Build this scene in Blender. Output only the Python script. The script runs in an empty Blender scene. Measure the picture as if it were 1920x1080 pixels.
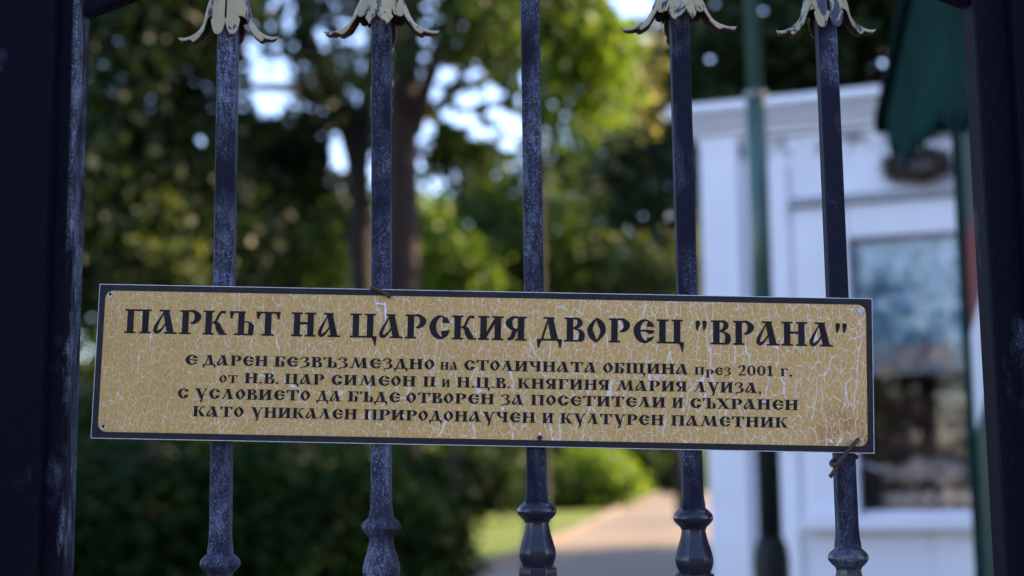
import bpy, bmesh, math, random
import numpy as np
from mathutils import Vector, Matrix
R = math.radians
rng = np.random.default_rng(7)
random.seed(7)
sc = bpy.context.scene
col = sc.collection

# ------------------------------------------------------------------ camera
LENS, FPX = 50.0, 1920 * 50.0 / 36.0
CAM = Vector((0.0, -1.2, 1.5))
PITCH, ROLL = R(7.69), R(-0.67)
CM = Matrix.Rotation(R(90) + PITCH, 3, 'X') @ Matrix.Rotation(ROLL, 3, 'Z')
cam = bpy.data.cameras.new('camera')
cam.lens, cam.sensor_width = LENS, 36.0
cam.clip_start, cam.clip_end = 0.05, 2000
cam.dof.use_dof = True
cam.dof.focus_distance = 1.195
cam.dof.aperture_fstop = 3.8
camo = bpy.data.objects.new('camera', cam)
col.objects.link(camo)
camo.matrix_world = Matrix.Translation(CAM) @ CM.to_4x4()
sc.camera = camo

def at(px, py, d):
    """point at forward distance d from the camera seen at photo pixel (px, py)"""
    v = CM @ Vector(((px - 960) / FPX, -(py - 540) / FPX, -1))
    return CAM + v * (d / v.y)

# ------------------------------------------------------------------ world, sun, exposure
SUN_EL, SUN_AZ = R(27), R(68)                 # azimuth measured from +Y (view direction) towards +X (right)
w = bpy.data.worlds.new('World')
sc.world = w
w.use_nodes = True
nt = w.node_tree
bg = nt.nodes['Background']
sky = nt.nodes.new('ShaderNodeTexSky')
sky.sky_type = 'NISHITA'
sky.sun_disc = False
sky.sun_elevation = SUN_EL
sky.sun_rotation = SUN_AZ
sky.air_density, sky.dust_density, sky.ozone_density = 1.0, 0.5, 1.7
wb = nt.nodes.new('ShaderNodeMix'); wb.data_type = 'RGBA'; wb.blend_type = 'MULTIPLY'
wb.inputs[0].default_value = 1.0
wb.inputs[7].default_value = (1.06, 0.965, 1.06, 1)
nt.links.new(sky.outputs[0], wb.inputs[6])
nt.links.new(wb.outputs[2], bg.inputs[0])
bg.inputs[1].default_value = 0.15
sun = bpy.data.lights.new('sun', 'SUN')
sun.energy, sun.angle, sun.color = 5.0, R(0.5), (1.0, 0.74, 0.47)
suno = bpy.data.objects.new('sun', sun)
col.objects.link(suno)
sd = Vector((math.sin(SUN_AZ) * math.cos(SUN_EL), math.cos(SUN_AZ) * math.cos(SUN_EL), math.sin(SUN_EL)))
suno.rotation_euler = (-sd).to_track_quat('-Z', 'Y').to_euler()
suno.location = (20, 10, 20)
vs = sc.view_settings
vs.view_transform, vs.look, vs.gamma = 'Standard', 'None', 1.0
vs.exposure = 1.95
sc.render.engine = 'CYCLES'
sc.cycles.use_denoising = True
sc.cycles.max_bounces = 8
sc.cycles.transparent_max_bounces = 12

# ------------------------------------------------------------------ helpers: tagging, meshes
def tag(o, label=None, cat=None, group=None, kind=None):
    if label: o['label'] = label
    if cat: o['category'] = cat
    if group: o['group'] = group
    if kind: o['kind'] = kind
    return o

def thing(name, label, cat, loc=(0, 0, 0), group=None):
    o = bpy.data.objects.new(name, None)
    o.empty_display_size = 0.05
    col.objects.link(o)
    o.location = loc
    return tag(o, label, cat, group)

def link(name, me, mat, parent=None, smooth=False):
    o = bpy.data.objects.new(name, me)
    col.objects.link(o)
    if mat: me.materials.append(mat)
    if smooth:
        me.polygons.foreach_set('use_smooth', np.ones(len(me.polygons), dtype=bool))
    if parent:
        o.parent = parent
        p, off = parent, Vector((0, 0, 0))
        while p: off += p.location; p = p.parent
        o.location = -off                       # meshes are written in world coordinates
    return o

def struct(name, me, mat):
    return tag(link(name, me, mat), kind='structure')

class MB:
    """collects shapes in world coordinates for one mesh object"""
    def __init__(s): s.v, s.f = [], []
    def add(s, vs, fs):
        n = len(s.v)
        s.v += [tuple(p) for p in vs]
        s.f += [tuple(i + n for i in f) for f in fs]
        return s
    def box(s, a, b, rot=None, org=None):
        (x0, y0, z0), (x1, y1, z1) = a, b
        vs = [(x0, y0, z0), (x1, y0, z0), (x1, y1, z0), (x0, y1, z0), (x0, y0, z1), (x1, y0, z1), (x1, y1, z1), (x0, y1, z1)]
        if rot is not None: vs = [rot @ Vector(p) + (org or Vector()) for p in vs]
        return s.add(vs, [(3, 2, 1, 0), (4, 5, 6, 7), (0, 1, 5, 4), (1, 2, 6, 5), (2, 3, 7, 6), (3, 0, 4, 7)])
    def tube(s, pts, rad, n=10, caps=True):
        pts = [Vector(p) for p in pts]
        if not hasattr(rad, '__len__'): rad = [rad] * len(pts)
        rings, up = [], None
        for i, p in enumerate(pts):
            t = (pts[min(i + 1, len(pts) - 1)] - pts[max(i - 1, 0)]).normalized()
            if up is None: up = t.orthogonal().normalized()
            up = (up - t * up.dot(t)).normalized()
            sd_ = t.cross(up)
            rings.append([p + (up * math.cos(a) + sd_ * math.sin(a)) * rad[i] for a in [2 * math.pi * k / n for k in range(n)]])
        vs = [q for r in rings for q in r]
        fs = []
        for i in range(len(rings) - 1):
            for k in range(n):
                fs.append((i * n + k, i * n + (k + 1) % n, (i + 1) * n + (k + 1) % n, (i + 1) * n + k))
        if caps:
            fs.append(tuple(range(n - 1, -1, -1)))
            fs.append(tuple(range(len(vs) - n, len(vs))))
        return s.add(vs, fs)
    def lathe(s, prof, c, n=16, rot=0.0):
        rings = [[(c[0] + r * math.cos(rot + 2 * math.pi * k / n), c[1] + r * math.sin(rot + 2 * math.pi * k / n), z) for k in range(n)] for r, z in prof]
        vs = [q for r in rings for q in r]
        fs = []
        for i in range(len(rings) - 1):
            for k in range(n):
                fs.append((i * n + k, i * n + (k + 1) % n, (i + 1) * n + (k + 1) % n, (i + 1) * n + k))
        fs.append(tuple(range(n - 1, -1, -1)))
        fs.append(tuple(range(len(vs) - n, len(vs))))
        return s.add(vs, fs)
    def mesh(s, name='mesh'):
        me = bpy.data.meshes.new(name)
        me.from_pydata(s.v, [], s.f)
        me.update()
        return me
    def build(s, name, mat, parent=None, smooth=False, bevel=0.0):
        o = link(name, s.mesh(name), mat, parent, smooth)
        if bevel:
            m = o.modifiers.new('bevel', 'BEVEL')
            m.width, m.segments, m.limit_method = bevel, 2, 'ANGLE'
            m.harden_normals = False
        return o

def cr(p, n=7):
    p = [p[0]] + list(p) + [p[-1]]
    out = []
    for i in range(1, len(p) - 2):
        p0, p1, p2, p3 = (np.array(q, float) for q in p[i - 1:i + 3])
        for k in range(n):
            t = k / n
            out.append(0.5 * ((2 * p1) + (-p0 + p2) * t + (2 * p0 - 5 * p1 + 4 * p2 - p3) * t * t + (-p0 + 3 * p1 - 3 * p2 + p3) * t ** 3))
    out.append(np.array(p[-2], float))
    return out

# ------------------------------------------------------------------ materials
def mat(name):
    m = bpy.data.materials.new(name)
    m.use_nodes = True
    b = m.node_tree.nodes['Principled BSDF']
    return m, m.node_tree, b
def nd(nt, t, **kw):
    n = nt.nodes.new(t)
    for k, v in kw.items(): setattr(n, k, v)
    return n
def coords(nt, scale=(1, 1, 1), rot=(0, 0, 0)):
    g = nd(nt, 'ShaderNodeNewGeometry')
    m = nd(nt, 'ShaderNodeMapping')
    m.inputs['Scale'].default_value = scale
    m.inputs['Rotation'].default_value = rot
    nt.links.new(g.outputs['Position'], m.inputs[0])
    return m.outputs[0]
def noise(nt, vec, scale, detail=3, rough=0.5, dist=0.0):
    n = nd(nt, 'ShaderNodeTexNoise')
    n.inputs['Scale'].default_value, n.inputs['Detail'].default_value = scale, detail
    n.inputs['Roughness'].default_value, n.inputs['Distortion'].default_value = rough, dist
    if vec is not None: nt.links.new(vec, n.inputs['Vector'])
    return n.outputs[0]
def ramp(nt, fac, stops, interp='LINEAR'):
    r = nd(nt, 'ShaderNodeValToRGB')
    r.color_ramp.interpolation = interp
    el = r.color_ramp.elements
    while len(el) < len(stops): el.new(0.5)
    for e, (p, c) in zip(el, stops):
        e.position = p
        e.color = (*c, 1) if hasattr(c, '__len__') else (c, c, c, 1)
    nt.links.new(fac, r.inputs[0])
    return r.outputs[0]
def mix(nt, fac, a, b, blend='MIX'):
    m = nd(nt, 'ShaderNodeMix', data_type='RGBA', blend_type=blend)
    for i, v in ((0, fac), (6, a), (7, b)):
        if hasattr(v, 'links'): nt.links.new(v, m.inputs[i])
        elif hasattr(v, '__len__'): m.inputs[i].default_value = (*v, 1)
        else: m.inputs[i].default_value = v
    return m.outputs[2]
def mth(nt, op, a, b=0.0, c=0.0, clamp=False):
    m = nd(nt, 'ShaderNodeMath', operation=op, use_clamp=clamp)
    for i, v in enumerate((a, b, c)):
        if hasattr(v, 'links'): nt.links.new(v, m.inputs[i])
        else: m.inputs[i].default_value = v
    return m.outputs[0]
def maprange(nt, v, a, b, c=0.0, d=1.0):
    m = nd(nt, 'ShaderNodeMapRange')
    nt.links.new(v, m.inputs[0])
    for i, x in enumerate((a, b, c, d)): m.inputs[i + 1].default_value = x
    return m.outputs[0]
def bump(nt, b, h, strength=0.3, dist=0.001):
    n = nd(nt, 'ShaderNodeBump')
    n.inputs['Strength'].default_value, n.inputs['Distance'].default_value = strength, dist
    nt.links.new(h, n.inputs['Height'])
    nt.links.new(n.outputs[0], b.inputs['Normal'])

def painted_iron(name, dust=0.5, base=(0.010, 0.011, 0.022), chalk=(0.155, 0.19, 0.29), spec=0.06, rough=0.5, edge=None):
    """dark navy paint, chalky with age: broad bloom patches broken into fine grit; edge = x of a worn arris"""
    m, nt, b = mat(name)
    v = coords(nt, (1, 1, 0.55))
    big = noise(nt, v, 17, 3, 0.55)
    mid = noise(nt, v, 120, 5, 0.7)
    fine = noise(nt, coords(nt, (1, 1, 0.7)), 800, 4, 0.7)
    drag = noise(nt, coords(nt, (1, 1, 0.12)), 330, 3, 0.6)
    bloom = maprange(nt, big, 0.62 - 0.36 * dust, 0.86 - 0.3 * dust)
    if edge is not None:
        sp_ = nd(nt, 'ShaderNodeSeparateXYZ'); nt.links.new(coords(nt), sp_.inputs[0])
        near = maprange(nt, mth(nt, 'ABSOLUTE', mth(nt, 'SUBTRACT', sp_.outputs[0], edge)), 0.0042, 0.0006)
        bloom = mth(nt, 'MAXIMUM', bloom, mth(nt, 'MULTIPLY', near, maprange(nt, noise(nt, coords(nt, (1, 1, 0.3)), 26, 4, 0.7), 0.47, 0.58)))
    grain = mth(nt, 'MULTIPLY', maprange(nt, mid, 0.40, 0.62), maprange(nt, drag, 0.35, 0.6))
    speck = maprange(nt, fine, 0.54, 0.63)
    bl = mth(nt, 'MULTIPLY', bloom, mth(nt, 'MULTIPLY_ADD', grain, 0.80, 0.10))
    sp = mth(nt, 'MULTIPLY', speck, mth(nt, 'MULTIPLY_ADD', bloom, 0.62, 0.02))
    c = mix(nt, bl, base, chalk)
    c = mix(nt, sp, c, (0.34, 0.38, 0.48))
    nt.links.new(c, b.inputs['Base Color'])
    b.inputs['Specular IOR Level'].default_value = spec
    nt.links.new(mth(nt, 'MULTIPLY_ADD', bl, 0.3, rough), b.inputs['Roughness'])
    bump(nt, b, mid, 0.25, 0.0006)
    return m
IRON = painted_iron('navy_iron_dusty', 0.72)
IRON_MID = painted_iron('navy_iron', 0.5)
IRON_CLEAN = painted_iron('navy_iron_clean', 0.24)
IRON_KNOB = painted_iron('navy_iron_knob', 0.18, spec=0.4, rough=0.27)
IRON_POST = painted_iron('navy_post', 0.02, base=(0.0035, 0.0035, 0.008), spec=0.03)
IRON_STILE = painted_iron('navy_stile', 0.06, edge=at(136, 300, 1.182).x, base=(0.005, 0.005, 0.011), spec=0.03)

def petal_paint():
    m, nt, b = mat('chipped_cream_paint')
    v = coords(nt, (1, 1, 0.45))
    a = noise(nt, v, 95, 5, 0.62, 0.4)
    chip = maprange(nt, a, 0.545, 0.575)
    fl = noise(nt, coords(nt, (1, 1, 0.22)), 260, 4, 0.65)
    streak = maprange(nt, fl, 0.6, 0.66)
    cream = mix(nt, noise(nt, v, 38, 4), (0.26, 0.22, 0.115), (0.385, 0.335, 0.195))
    c = mix(nt, mth(nt, 'MULTIPLY', streak, 0.55), cream, (0.10, 0.105, 0.125))
    c = mix(nt, chip, c, (0.022, 0.027, 0.055))
    nt.links.new(c, b.inputs['Base Color'])
    b.inputs['Roughness'].default_value = 0.5
    bump(nt, b, mth(nt, 'SUBTRACT', mth(nt, 'MULTIPLY', fl, 0.4), chip), 0.5, 0.0007)
    return m
PETAL = petal_paint()

def plain(name, c, rough=0.6, var=0.15, scale=12, metallic=0.0, spec=0.5):
    m, nt, b = mat(name)
    n = noise(nt, coords(nt), scale, 4)
    lo, hi = [x * (1 - var) for x in c], [min(1, x * (1 + var)) for x in c]
    nt.links.new(mix(nt, maprange(nt, n, 0.3, 0.7), lo, hi), b.inputs['Base Color'])
    b.inputs['Roughness'].default_value = rough
    b.inputs['Metallic'].default_value = metallic
    b.inputs['Specular IOR Level'].default_value = spec
    return m
SIGN_EDGE = plain('sign_white_edge', (0.62, 0.63, 0.66), 0.5, 0.25, 300)
SIGN_BORDER = plain('sign_black_border', (0.016, 0.015, 0.021), 0.4, 0.2, 80, spec=0.22)
INK = plain('sign_black_ink', (0.013, 0.011, 0.014), 0.5, 0.3, 60, spec=0.15)
PETAL_IN = plain('rusty_petal_underside', (0.055, 0.028, 0.020), 0.8, 0.6, 90)
HOLE = plain('hole_dark', (0.006, 0.006, 0.007), 0.8)
ZINC = plain('bare_metal', (0.55, 0.57, 0.62), 0.35, 0.3, 400, metallic=0.7)
RUST = plain('rusty_wire', (0.045, 0.024, 0.017), 0.75, 0.6, 350)
WHITE = plain('white_paint', (0.76, 0.76, 0.80), 0.55, 0.05, 3)
GREEN = plain('green_paint', (0.006, 0.028, 0.024), 0.7, 0.25, 5, spec=0.02)
GREEN_DK = plain('green_roof', (0.003, 0.011, 0.010), 0.7, 0.3, 6, spec=0.02)
GREEN_POLE = plain('green_pole', (0.045, 0.10, 0.075), 0.4, 0.25, 4)
POLE_DK = plain('pole_black_green', (0.008, 0.013, 0.012), 0.5, 0.3, 6, spec=0.15)
DARK = plain('dark_inside', (0.02, 0.018, 0.017), 0.9)
NEST = plain('twigs', (0.055, 0.036, 0.025), 0.9, 0.6, 60)

def crackle():
    """gold varnish split by a net of fine white cracks, coarser and whiter towards the right"""
    m, nt, b = mat('cracked_gold_print')
    tc = nd(nt, 'ShaderNodeTexCoord').outputs['Object']
    mp = nd(nt, 'ShaderNodeMapping')
    mp.inputs['Scale'].default_value = (1.0, 1.0, 0.54)
    nt.links.new(tc, mp.inputs[0])
    v = mp.outputs[0]
    sep = nd(nt, 'ShaderNodeSeparateXYZ')
    nt.links.new(tc, sep.inputs[0])
    X, Z = sep.outputs[0], sep.outputs[2]
    def warped(amount, scale):
        n = nd(nt, 'ShaderNodeTexNoise')
        n.inputs['Scale'].default_value, n.inputs['Detail'].default_value = scale, 4
        nt.links.new(v, n.inputs['Vector'])
        s = nd(nt, 'ShaderNodeVectorMath', operation='MULTIPLY_ADD')
        nt.links.new(n.outputs[1], s.inputs[0])
        s.inputs[1].default_value = (amount,) * 3
        nt.links.new(v, s.inputs[2])
        sp_ = nd(nt, 'ShaderNodeSeparateXYZ'); cb = nd(nt, 'ShaderNodeCombineXYZ')
        nt.links.new(s.outputs[0], sp_.inputs[0])
        nt.links.new(sp_.outputs[0], cb.inputs[0]); nt.links.new(sp_.outputs[2], cb.inputs[1])
        return cb.outputs[0]
    def cells(vec, scale):
        c = nd(nt, 'ShaderNodeTexVoronoi', feature='DISTANCE_TO_EDGE', voronoi_dimensions='2D')
        c.inputs['Scale'].default_value = scale
        nt.links.new(vec, c.inputs['Vector'])
        return c.outputs['Distance']
    patch = noise(nt, v, 13, 3, 0.6)
    right = mth(nt, 'MULTIPLY', maprange(nt, mth(nt, 'MULTIPLY_ADD', patch, 0.5, X), -0.10, 0.42), 1.0)
    edge = maprange(nt, mth(nt, 'ABSOLUTE', mth(nt, 'ADD', Z, 0.0)), 0.030, 0.058)
    # coarse branching cracks
    d1 = cells(warped(0.0045, 180), 150)
    brk = noise(nt, v, 210, 3, 0.6)
    w1 = mth(nt, 'MULTIPLY', maprange(nt, brk, 0.40, 0.66), mth(nt, 'MULTIPLY_ADD', right, 0.033, 0.022))
    k1 = mth(nt, 'LESS_THAN', d1, w1)
    # fine hair cracks
    d2 = cells(warped(0.004, 330), 285)
    brk2 = noise(nt, v, 95, 3, 0.6)
    w2 = mth(nt, 'MULTIPLY', maprange(nt, brk2, 0.30, 0.70), 0.075)
    k2 = mth(nt, 'LESS_THAN', d2, w2)
    # long wandering splits
    mp3 = nd(nt, 'ShaderNodeMapping')
    mp3.inputs['Scale'].default_value = (1.0, 0.33, 1.0)
    nt.links.new(warped(0.016, 75), mp3.inputs[0])
    d3 = cells(mp3.outputs[0], 62)
    w3 = mth(nt, 'MULTIPLY', maprange(nt, noise(nt, v, 60, 3), 0.44, 0.68), mth(nt, 'MULTIPLY_ADD', right, 0.036, 0.004))
    k3 = mth(nt, 'LESS_THAN', d3, w3)
    gold = mix(nt, noise(nt, v, 26, 5, 0.6), (0.43, 0.285, 0.09), (0.58, 0.39, 0.135))
    gold = mix(nt, maprange(nt, noise(nt, v, 620, 3), 0.4, 0.62), gold, mix(nt, 0.36, gold, (0.24, 0.155, 0.065)))
    gold = mix(nt, mth(nt, 'MULTIPLY', right, 0.35), gold, (0.60, 0.36, 0.12))
    # rust stain round the lower right corner
    dx = mth(nt, 'MULTIPLY', mth(nt, 'SUBTRACT', X, 0.306), 30.0)
    dz = mth(nt, 'MULTIPLY', mth(nt, 'SUBTRACT', Z, -0.050), 34.0)
    r2 = mth(nt, 'ADD', mth(nt, 'MULTIPLY', dx, dx), mth(nt, 'MULTIPLY', dz, dz))
    st = mth(nt, 'MULTIPLY', maprange(nt, r2, 1.5, 0.1), maprange(nt, noise(nt, v, 130, 4), 0.35, 0.65))
    gold = mix(nt, mth(nt, 'MULTIPLY', st, 0.6), gold, (0.24, 0.075, 0.035))
    white = mix(nt, noise(nt, v, 500, 2), (0.50, 0.43, 0.35), (0.86, 0.78, 0.74))
    kk = mth(nt, 'MAXIMUM', k1, k3)
    c = mix(nt, mth(nt, 'MULTIPLY', k2, mth(nt, 'MULTIPLY_ADD', right, 0.16, 0.36)), gold, (0.72, 0.60, 0.44))
    c = mix(nt, mth(nt, 'MULTIPLY', kk, 0.85), c, white)
    nt.links.new(c, b.inputs['Base Color'])
    b.inputs['Roughness'].default_value = 0.6
    b.inputs['Specular IOR Level'].default_value = 0.12
    bump(nt, b, mth(nt, 'ADD', kk, mth(nt, 'MULTIPLY', k2, 0.4)), 0.4, 0.0004)
    return m
GOLD = crackle()

def bark(name, a, b_):
    m, nt, b = mat(name)
    n = noise(nt, coords(nt, (1, 1, 0.2)), 22, 5, 0.65)
    nt.links.new(mix(nt, maprange(nt, n, 0.3, 0.7), a, b_), b.inputs['Base Color'])
    b.inputs['Roughness'].default_value = 0.9
    bump(nt, b, n, 0.8, 0.03)
    return m
BARK = bark('bark', (0.016, 0.010, 0.009), (0.062, 0.034, 0.025))
BARK_DK = bark('bark_dark', (0.009, 0.007, 0.006), (0.022, 0.017, 0.014))

def leaf(name, lo, hi, trans=0.45, spec=0.2):
    m, nt, b = mat(name)
    g = nd(nt, 'ShaderNodeNewGeometry')
    c = mix(nt, g.outputs['Random Per Island'], lo, hi)
    n = noise(nt, coords(nt), 0.9, 2)
    c = mix(nt, maprange(nt, n, 0.35, 0.65, 0.0, 0.35), c, [x * 1.5 for x in hi])
    nt.links.new(c, b.inputs['Base Color'])
    b.inputs['Roughness'].default_value = 0.52
    b.inputs['Specular IOR Level'].default_value = spec
    t = nd(nt, 'ShaderNodeBsdfTranslucent')
    nt.links.new(mix(nt, 1.0, c, (1.5, 1.4, 0.55), 'MULTIPLY'), t.inputs[0])
    ms = nd(nt, 'ShaderNodeMixShader')
    ms.inputs[0].default_value = trans
    nt.links.new(b.outputs[0], ms.inputs[1])
    nt.links.new(t.outputs[0], ms.inputs[2])
    nt.links.new(ms.outputs[0], nt.nodes['Material Output'].inputs[0])
    return m
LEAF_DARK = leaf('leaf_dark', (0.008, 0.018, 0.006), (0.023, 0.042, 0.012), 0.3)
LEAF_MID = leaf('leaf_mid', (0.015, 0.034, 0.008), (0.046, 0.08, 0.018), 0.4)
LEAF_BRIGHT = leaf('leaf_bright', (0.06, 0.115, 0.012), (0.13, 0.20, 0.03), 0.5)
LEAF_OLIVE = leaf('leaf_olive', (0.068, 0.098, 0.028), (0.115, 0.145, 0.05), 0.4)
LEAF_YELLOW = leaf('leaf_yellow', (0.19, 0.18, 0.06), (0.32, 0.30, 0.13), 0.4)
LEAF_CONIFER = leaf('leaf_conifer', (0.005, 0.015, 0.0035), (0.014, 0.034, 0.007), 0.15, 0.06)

# ------------------------------------------------------------------ ground
def gz(d):
    """ground height at forward distance d from the camera: level at first, then a gentle rise"""
    return 0.0 if d < 13 else (0.026 * (d - 15) if d > 17 else 0.026 * (d - 13) ** 2 / 8)
def ribbon(xs_of_d, ds, dz, name, mt, n=6):
    vs, fs = [], []
    for d in ds:
        x0, x1 = xs_of_d(d)
        for k in range(n + 1):
            vs.append((x0 + (x1 - x0) * k / n, d - 1.2, gz(d) + dz))
    for i in range(len(ds) - 1):
        for k in range(n):
            a = i * (n + 1) + k
            fs.append((a, a + 1, a + n + 2, a + n + 1))
    return struct(name, MB().add(vs, fs).mesh(name), mt)
def ground_mat(name, a, b_, scale=1.5, fine=60):
    m, nt, b = mat(name)
    v = coords(nt)
    c = mix(nt, maprange(nt, noise(nt, v, scale, 5), 0.3, 0.7), a, b_)
    c = mix(nt, maprange(nt, noise(nt, v, fine, 3), 0.3, 0.7, 0, 0.5), c, [x * 0.55 for x in a])
    nt.links.new(c, b.inputs['Base Color'])
    b.inputs['Roughness'].default_value = 0.9
    b.inputs['Specular IOR Level'].default_value = 0.2
    bump(nt, b, noise(nt, v, fine, 3), 0.4, 0.01)
    return m
SOIL = ground_mat('leafy_soil', (0.035, 0.042, 0.018), (0.07, 0.075, 0.03))
LAWN = ground_mat('lawn_grass', (0.10, 0.16, 0.02), (0.19, 0.24, 0.05), 0.6, 25)
BOUNCE_PAVE = ground_mat('bounce_paving', (0.30, 0.23, 0.19), (0.42, 0.33, 0.28), 0.7, 30)
SAND = ground_mat('path_asphalt', (0.20, 0.165, 0.125), (0.30, 0.25, 0.195), 0.5, 40)
KERB = ground_mat('kerb_stone', (0.18, 0.14, 0.11), (0.25, 0.20, 0.16), 2, 50)
ds_all = [-60, -30, -10, 0, 5, 10, 13, 14, 15, 16, 17, 20, 25, 30, 40, 50, 70, 100, 160, 300, 700]
ribbon(lambda d: (-500, 500), ds_all, 0.0, 'ground', SOIL, 10)
PL = [(-40, -2.2), (1.2, -2.0), (8, -1.7), (14, -1.25), (20, -0.65), (25, 0.25), (29, 1.1), (39, 2.8), (46, 4.0), (60, 7.5), (95, 18)]
def pleft(d): return float(np.interp(d, [p[0] for p in PL], [p[1] for p in PL]))
dpath = [-40, -10, 1.2, 5, 8, 11, 13, 14, 15, 16, 17, 20, 22.5, 25, 27.5, 30, 35, 40, 45, 50, 60, 70, 82, 95]
ribbon(lambda d: (-14, 14), [-13, -8, -4, 0.0, 0.9], 0.004, 'bounce_forecourt', BOUNCE_PAVE)  # unseen paving added around the camera for warm bounce onto the sign
ribbon(lambda d: (pleft(d), pleft(d) + 5.4), dpath, 0.008, 'path', SAND)
ribbon(lambda d: (pleft(d) - 9, pleft(d) - 0.13), [20, 22.5, 25, 27.5, 30, 35, 40, 45, 50, 60, 70], 0.004, 'lawn', LAWN)
ribbon(lambda d: (pleft(d) + 5.53, pleft(d) + 16), [28, 30, 35, 40, 45, 50, 60, 70], 0.004, 'lawn', LAWN)
for side in (0, 5.4):
    kb = MB()
    for a, b_ in zip(dpath[2:-1], dpath[3:]):
        for_ = [(pleft(a) + side, a), (pleft(b_) + side, b_)]
        vs = []
        for x, d in for_:
            o = -0.13 if side == 0 else 0.0
            for dx, dz in ((o, 0), (o + 0.13, 0), (o + 0.13, 0.1), (o, 0.1)):
                vs.append((x + dx, d - 1.2, gz(d) + dz))
        kb.add(vs, [(0, 4, 5, 1), (1, 5, 6, 2), (2, 6, 7, 3), (3, 7, 4, 0)])
    struct('kerb', kb.mesh('kerb'), KERB)

# ------------------------------------------------------------------ gate
S = 0.45e-3                                     # metres per photo pixel in the gate plane
YB = 1.2                                        # bars' centre plane, forward distance
gate = thing('iron_gate', 'dark navy wrought iron gate with five upright bars behind the gold sign', 'gate', (0, 0, 0))
BW = 0.0165
def bar_x(px, py): return at(px, py, YB - BW / 2).x
BARS = [(421, 300, 1055, 72, 45, IRON), (714, 300, 987, 60, 0, IRON), (998, 300, 957, None, 0, IRON), (1283, 300, 970, 52, 0, IRON_MID), (1563, 300, 1045, 58, 45, IRON_CLEAN)]
XL, XR = at(165, 300, YB).x, at(1816, 300, YB).x
ZSPR = at(155, 28, YB).z
arch_c = (XL + XR) / 2
arch_h, arch_hw = 0.078, (XR - XL) / 2
def arch_z(x): return ZSPR + 0.008 + arch_h * (1 - ((x - arch_c) / arch_hw) ** 2)
ZBOT = 0.16

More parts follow.
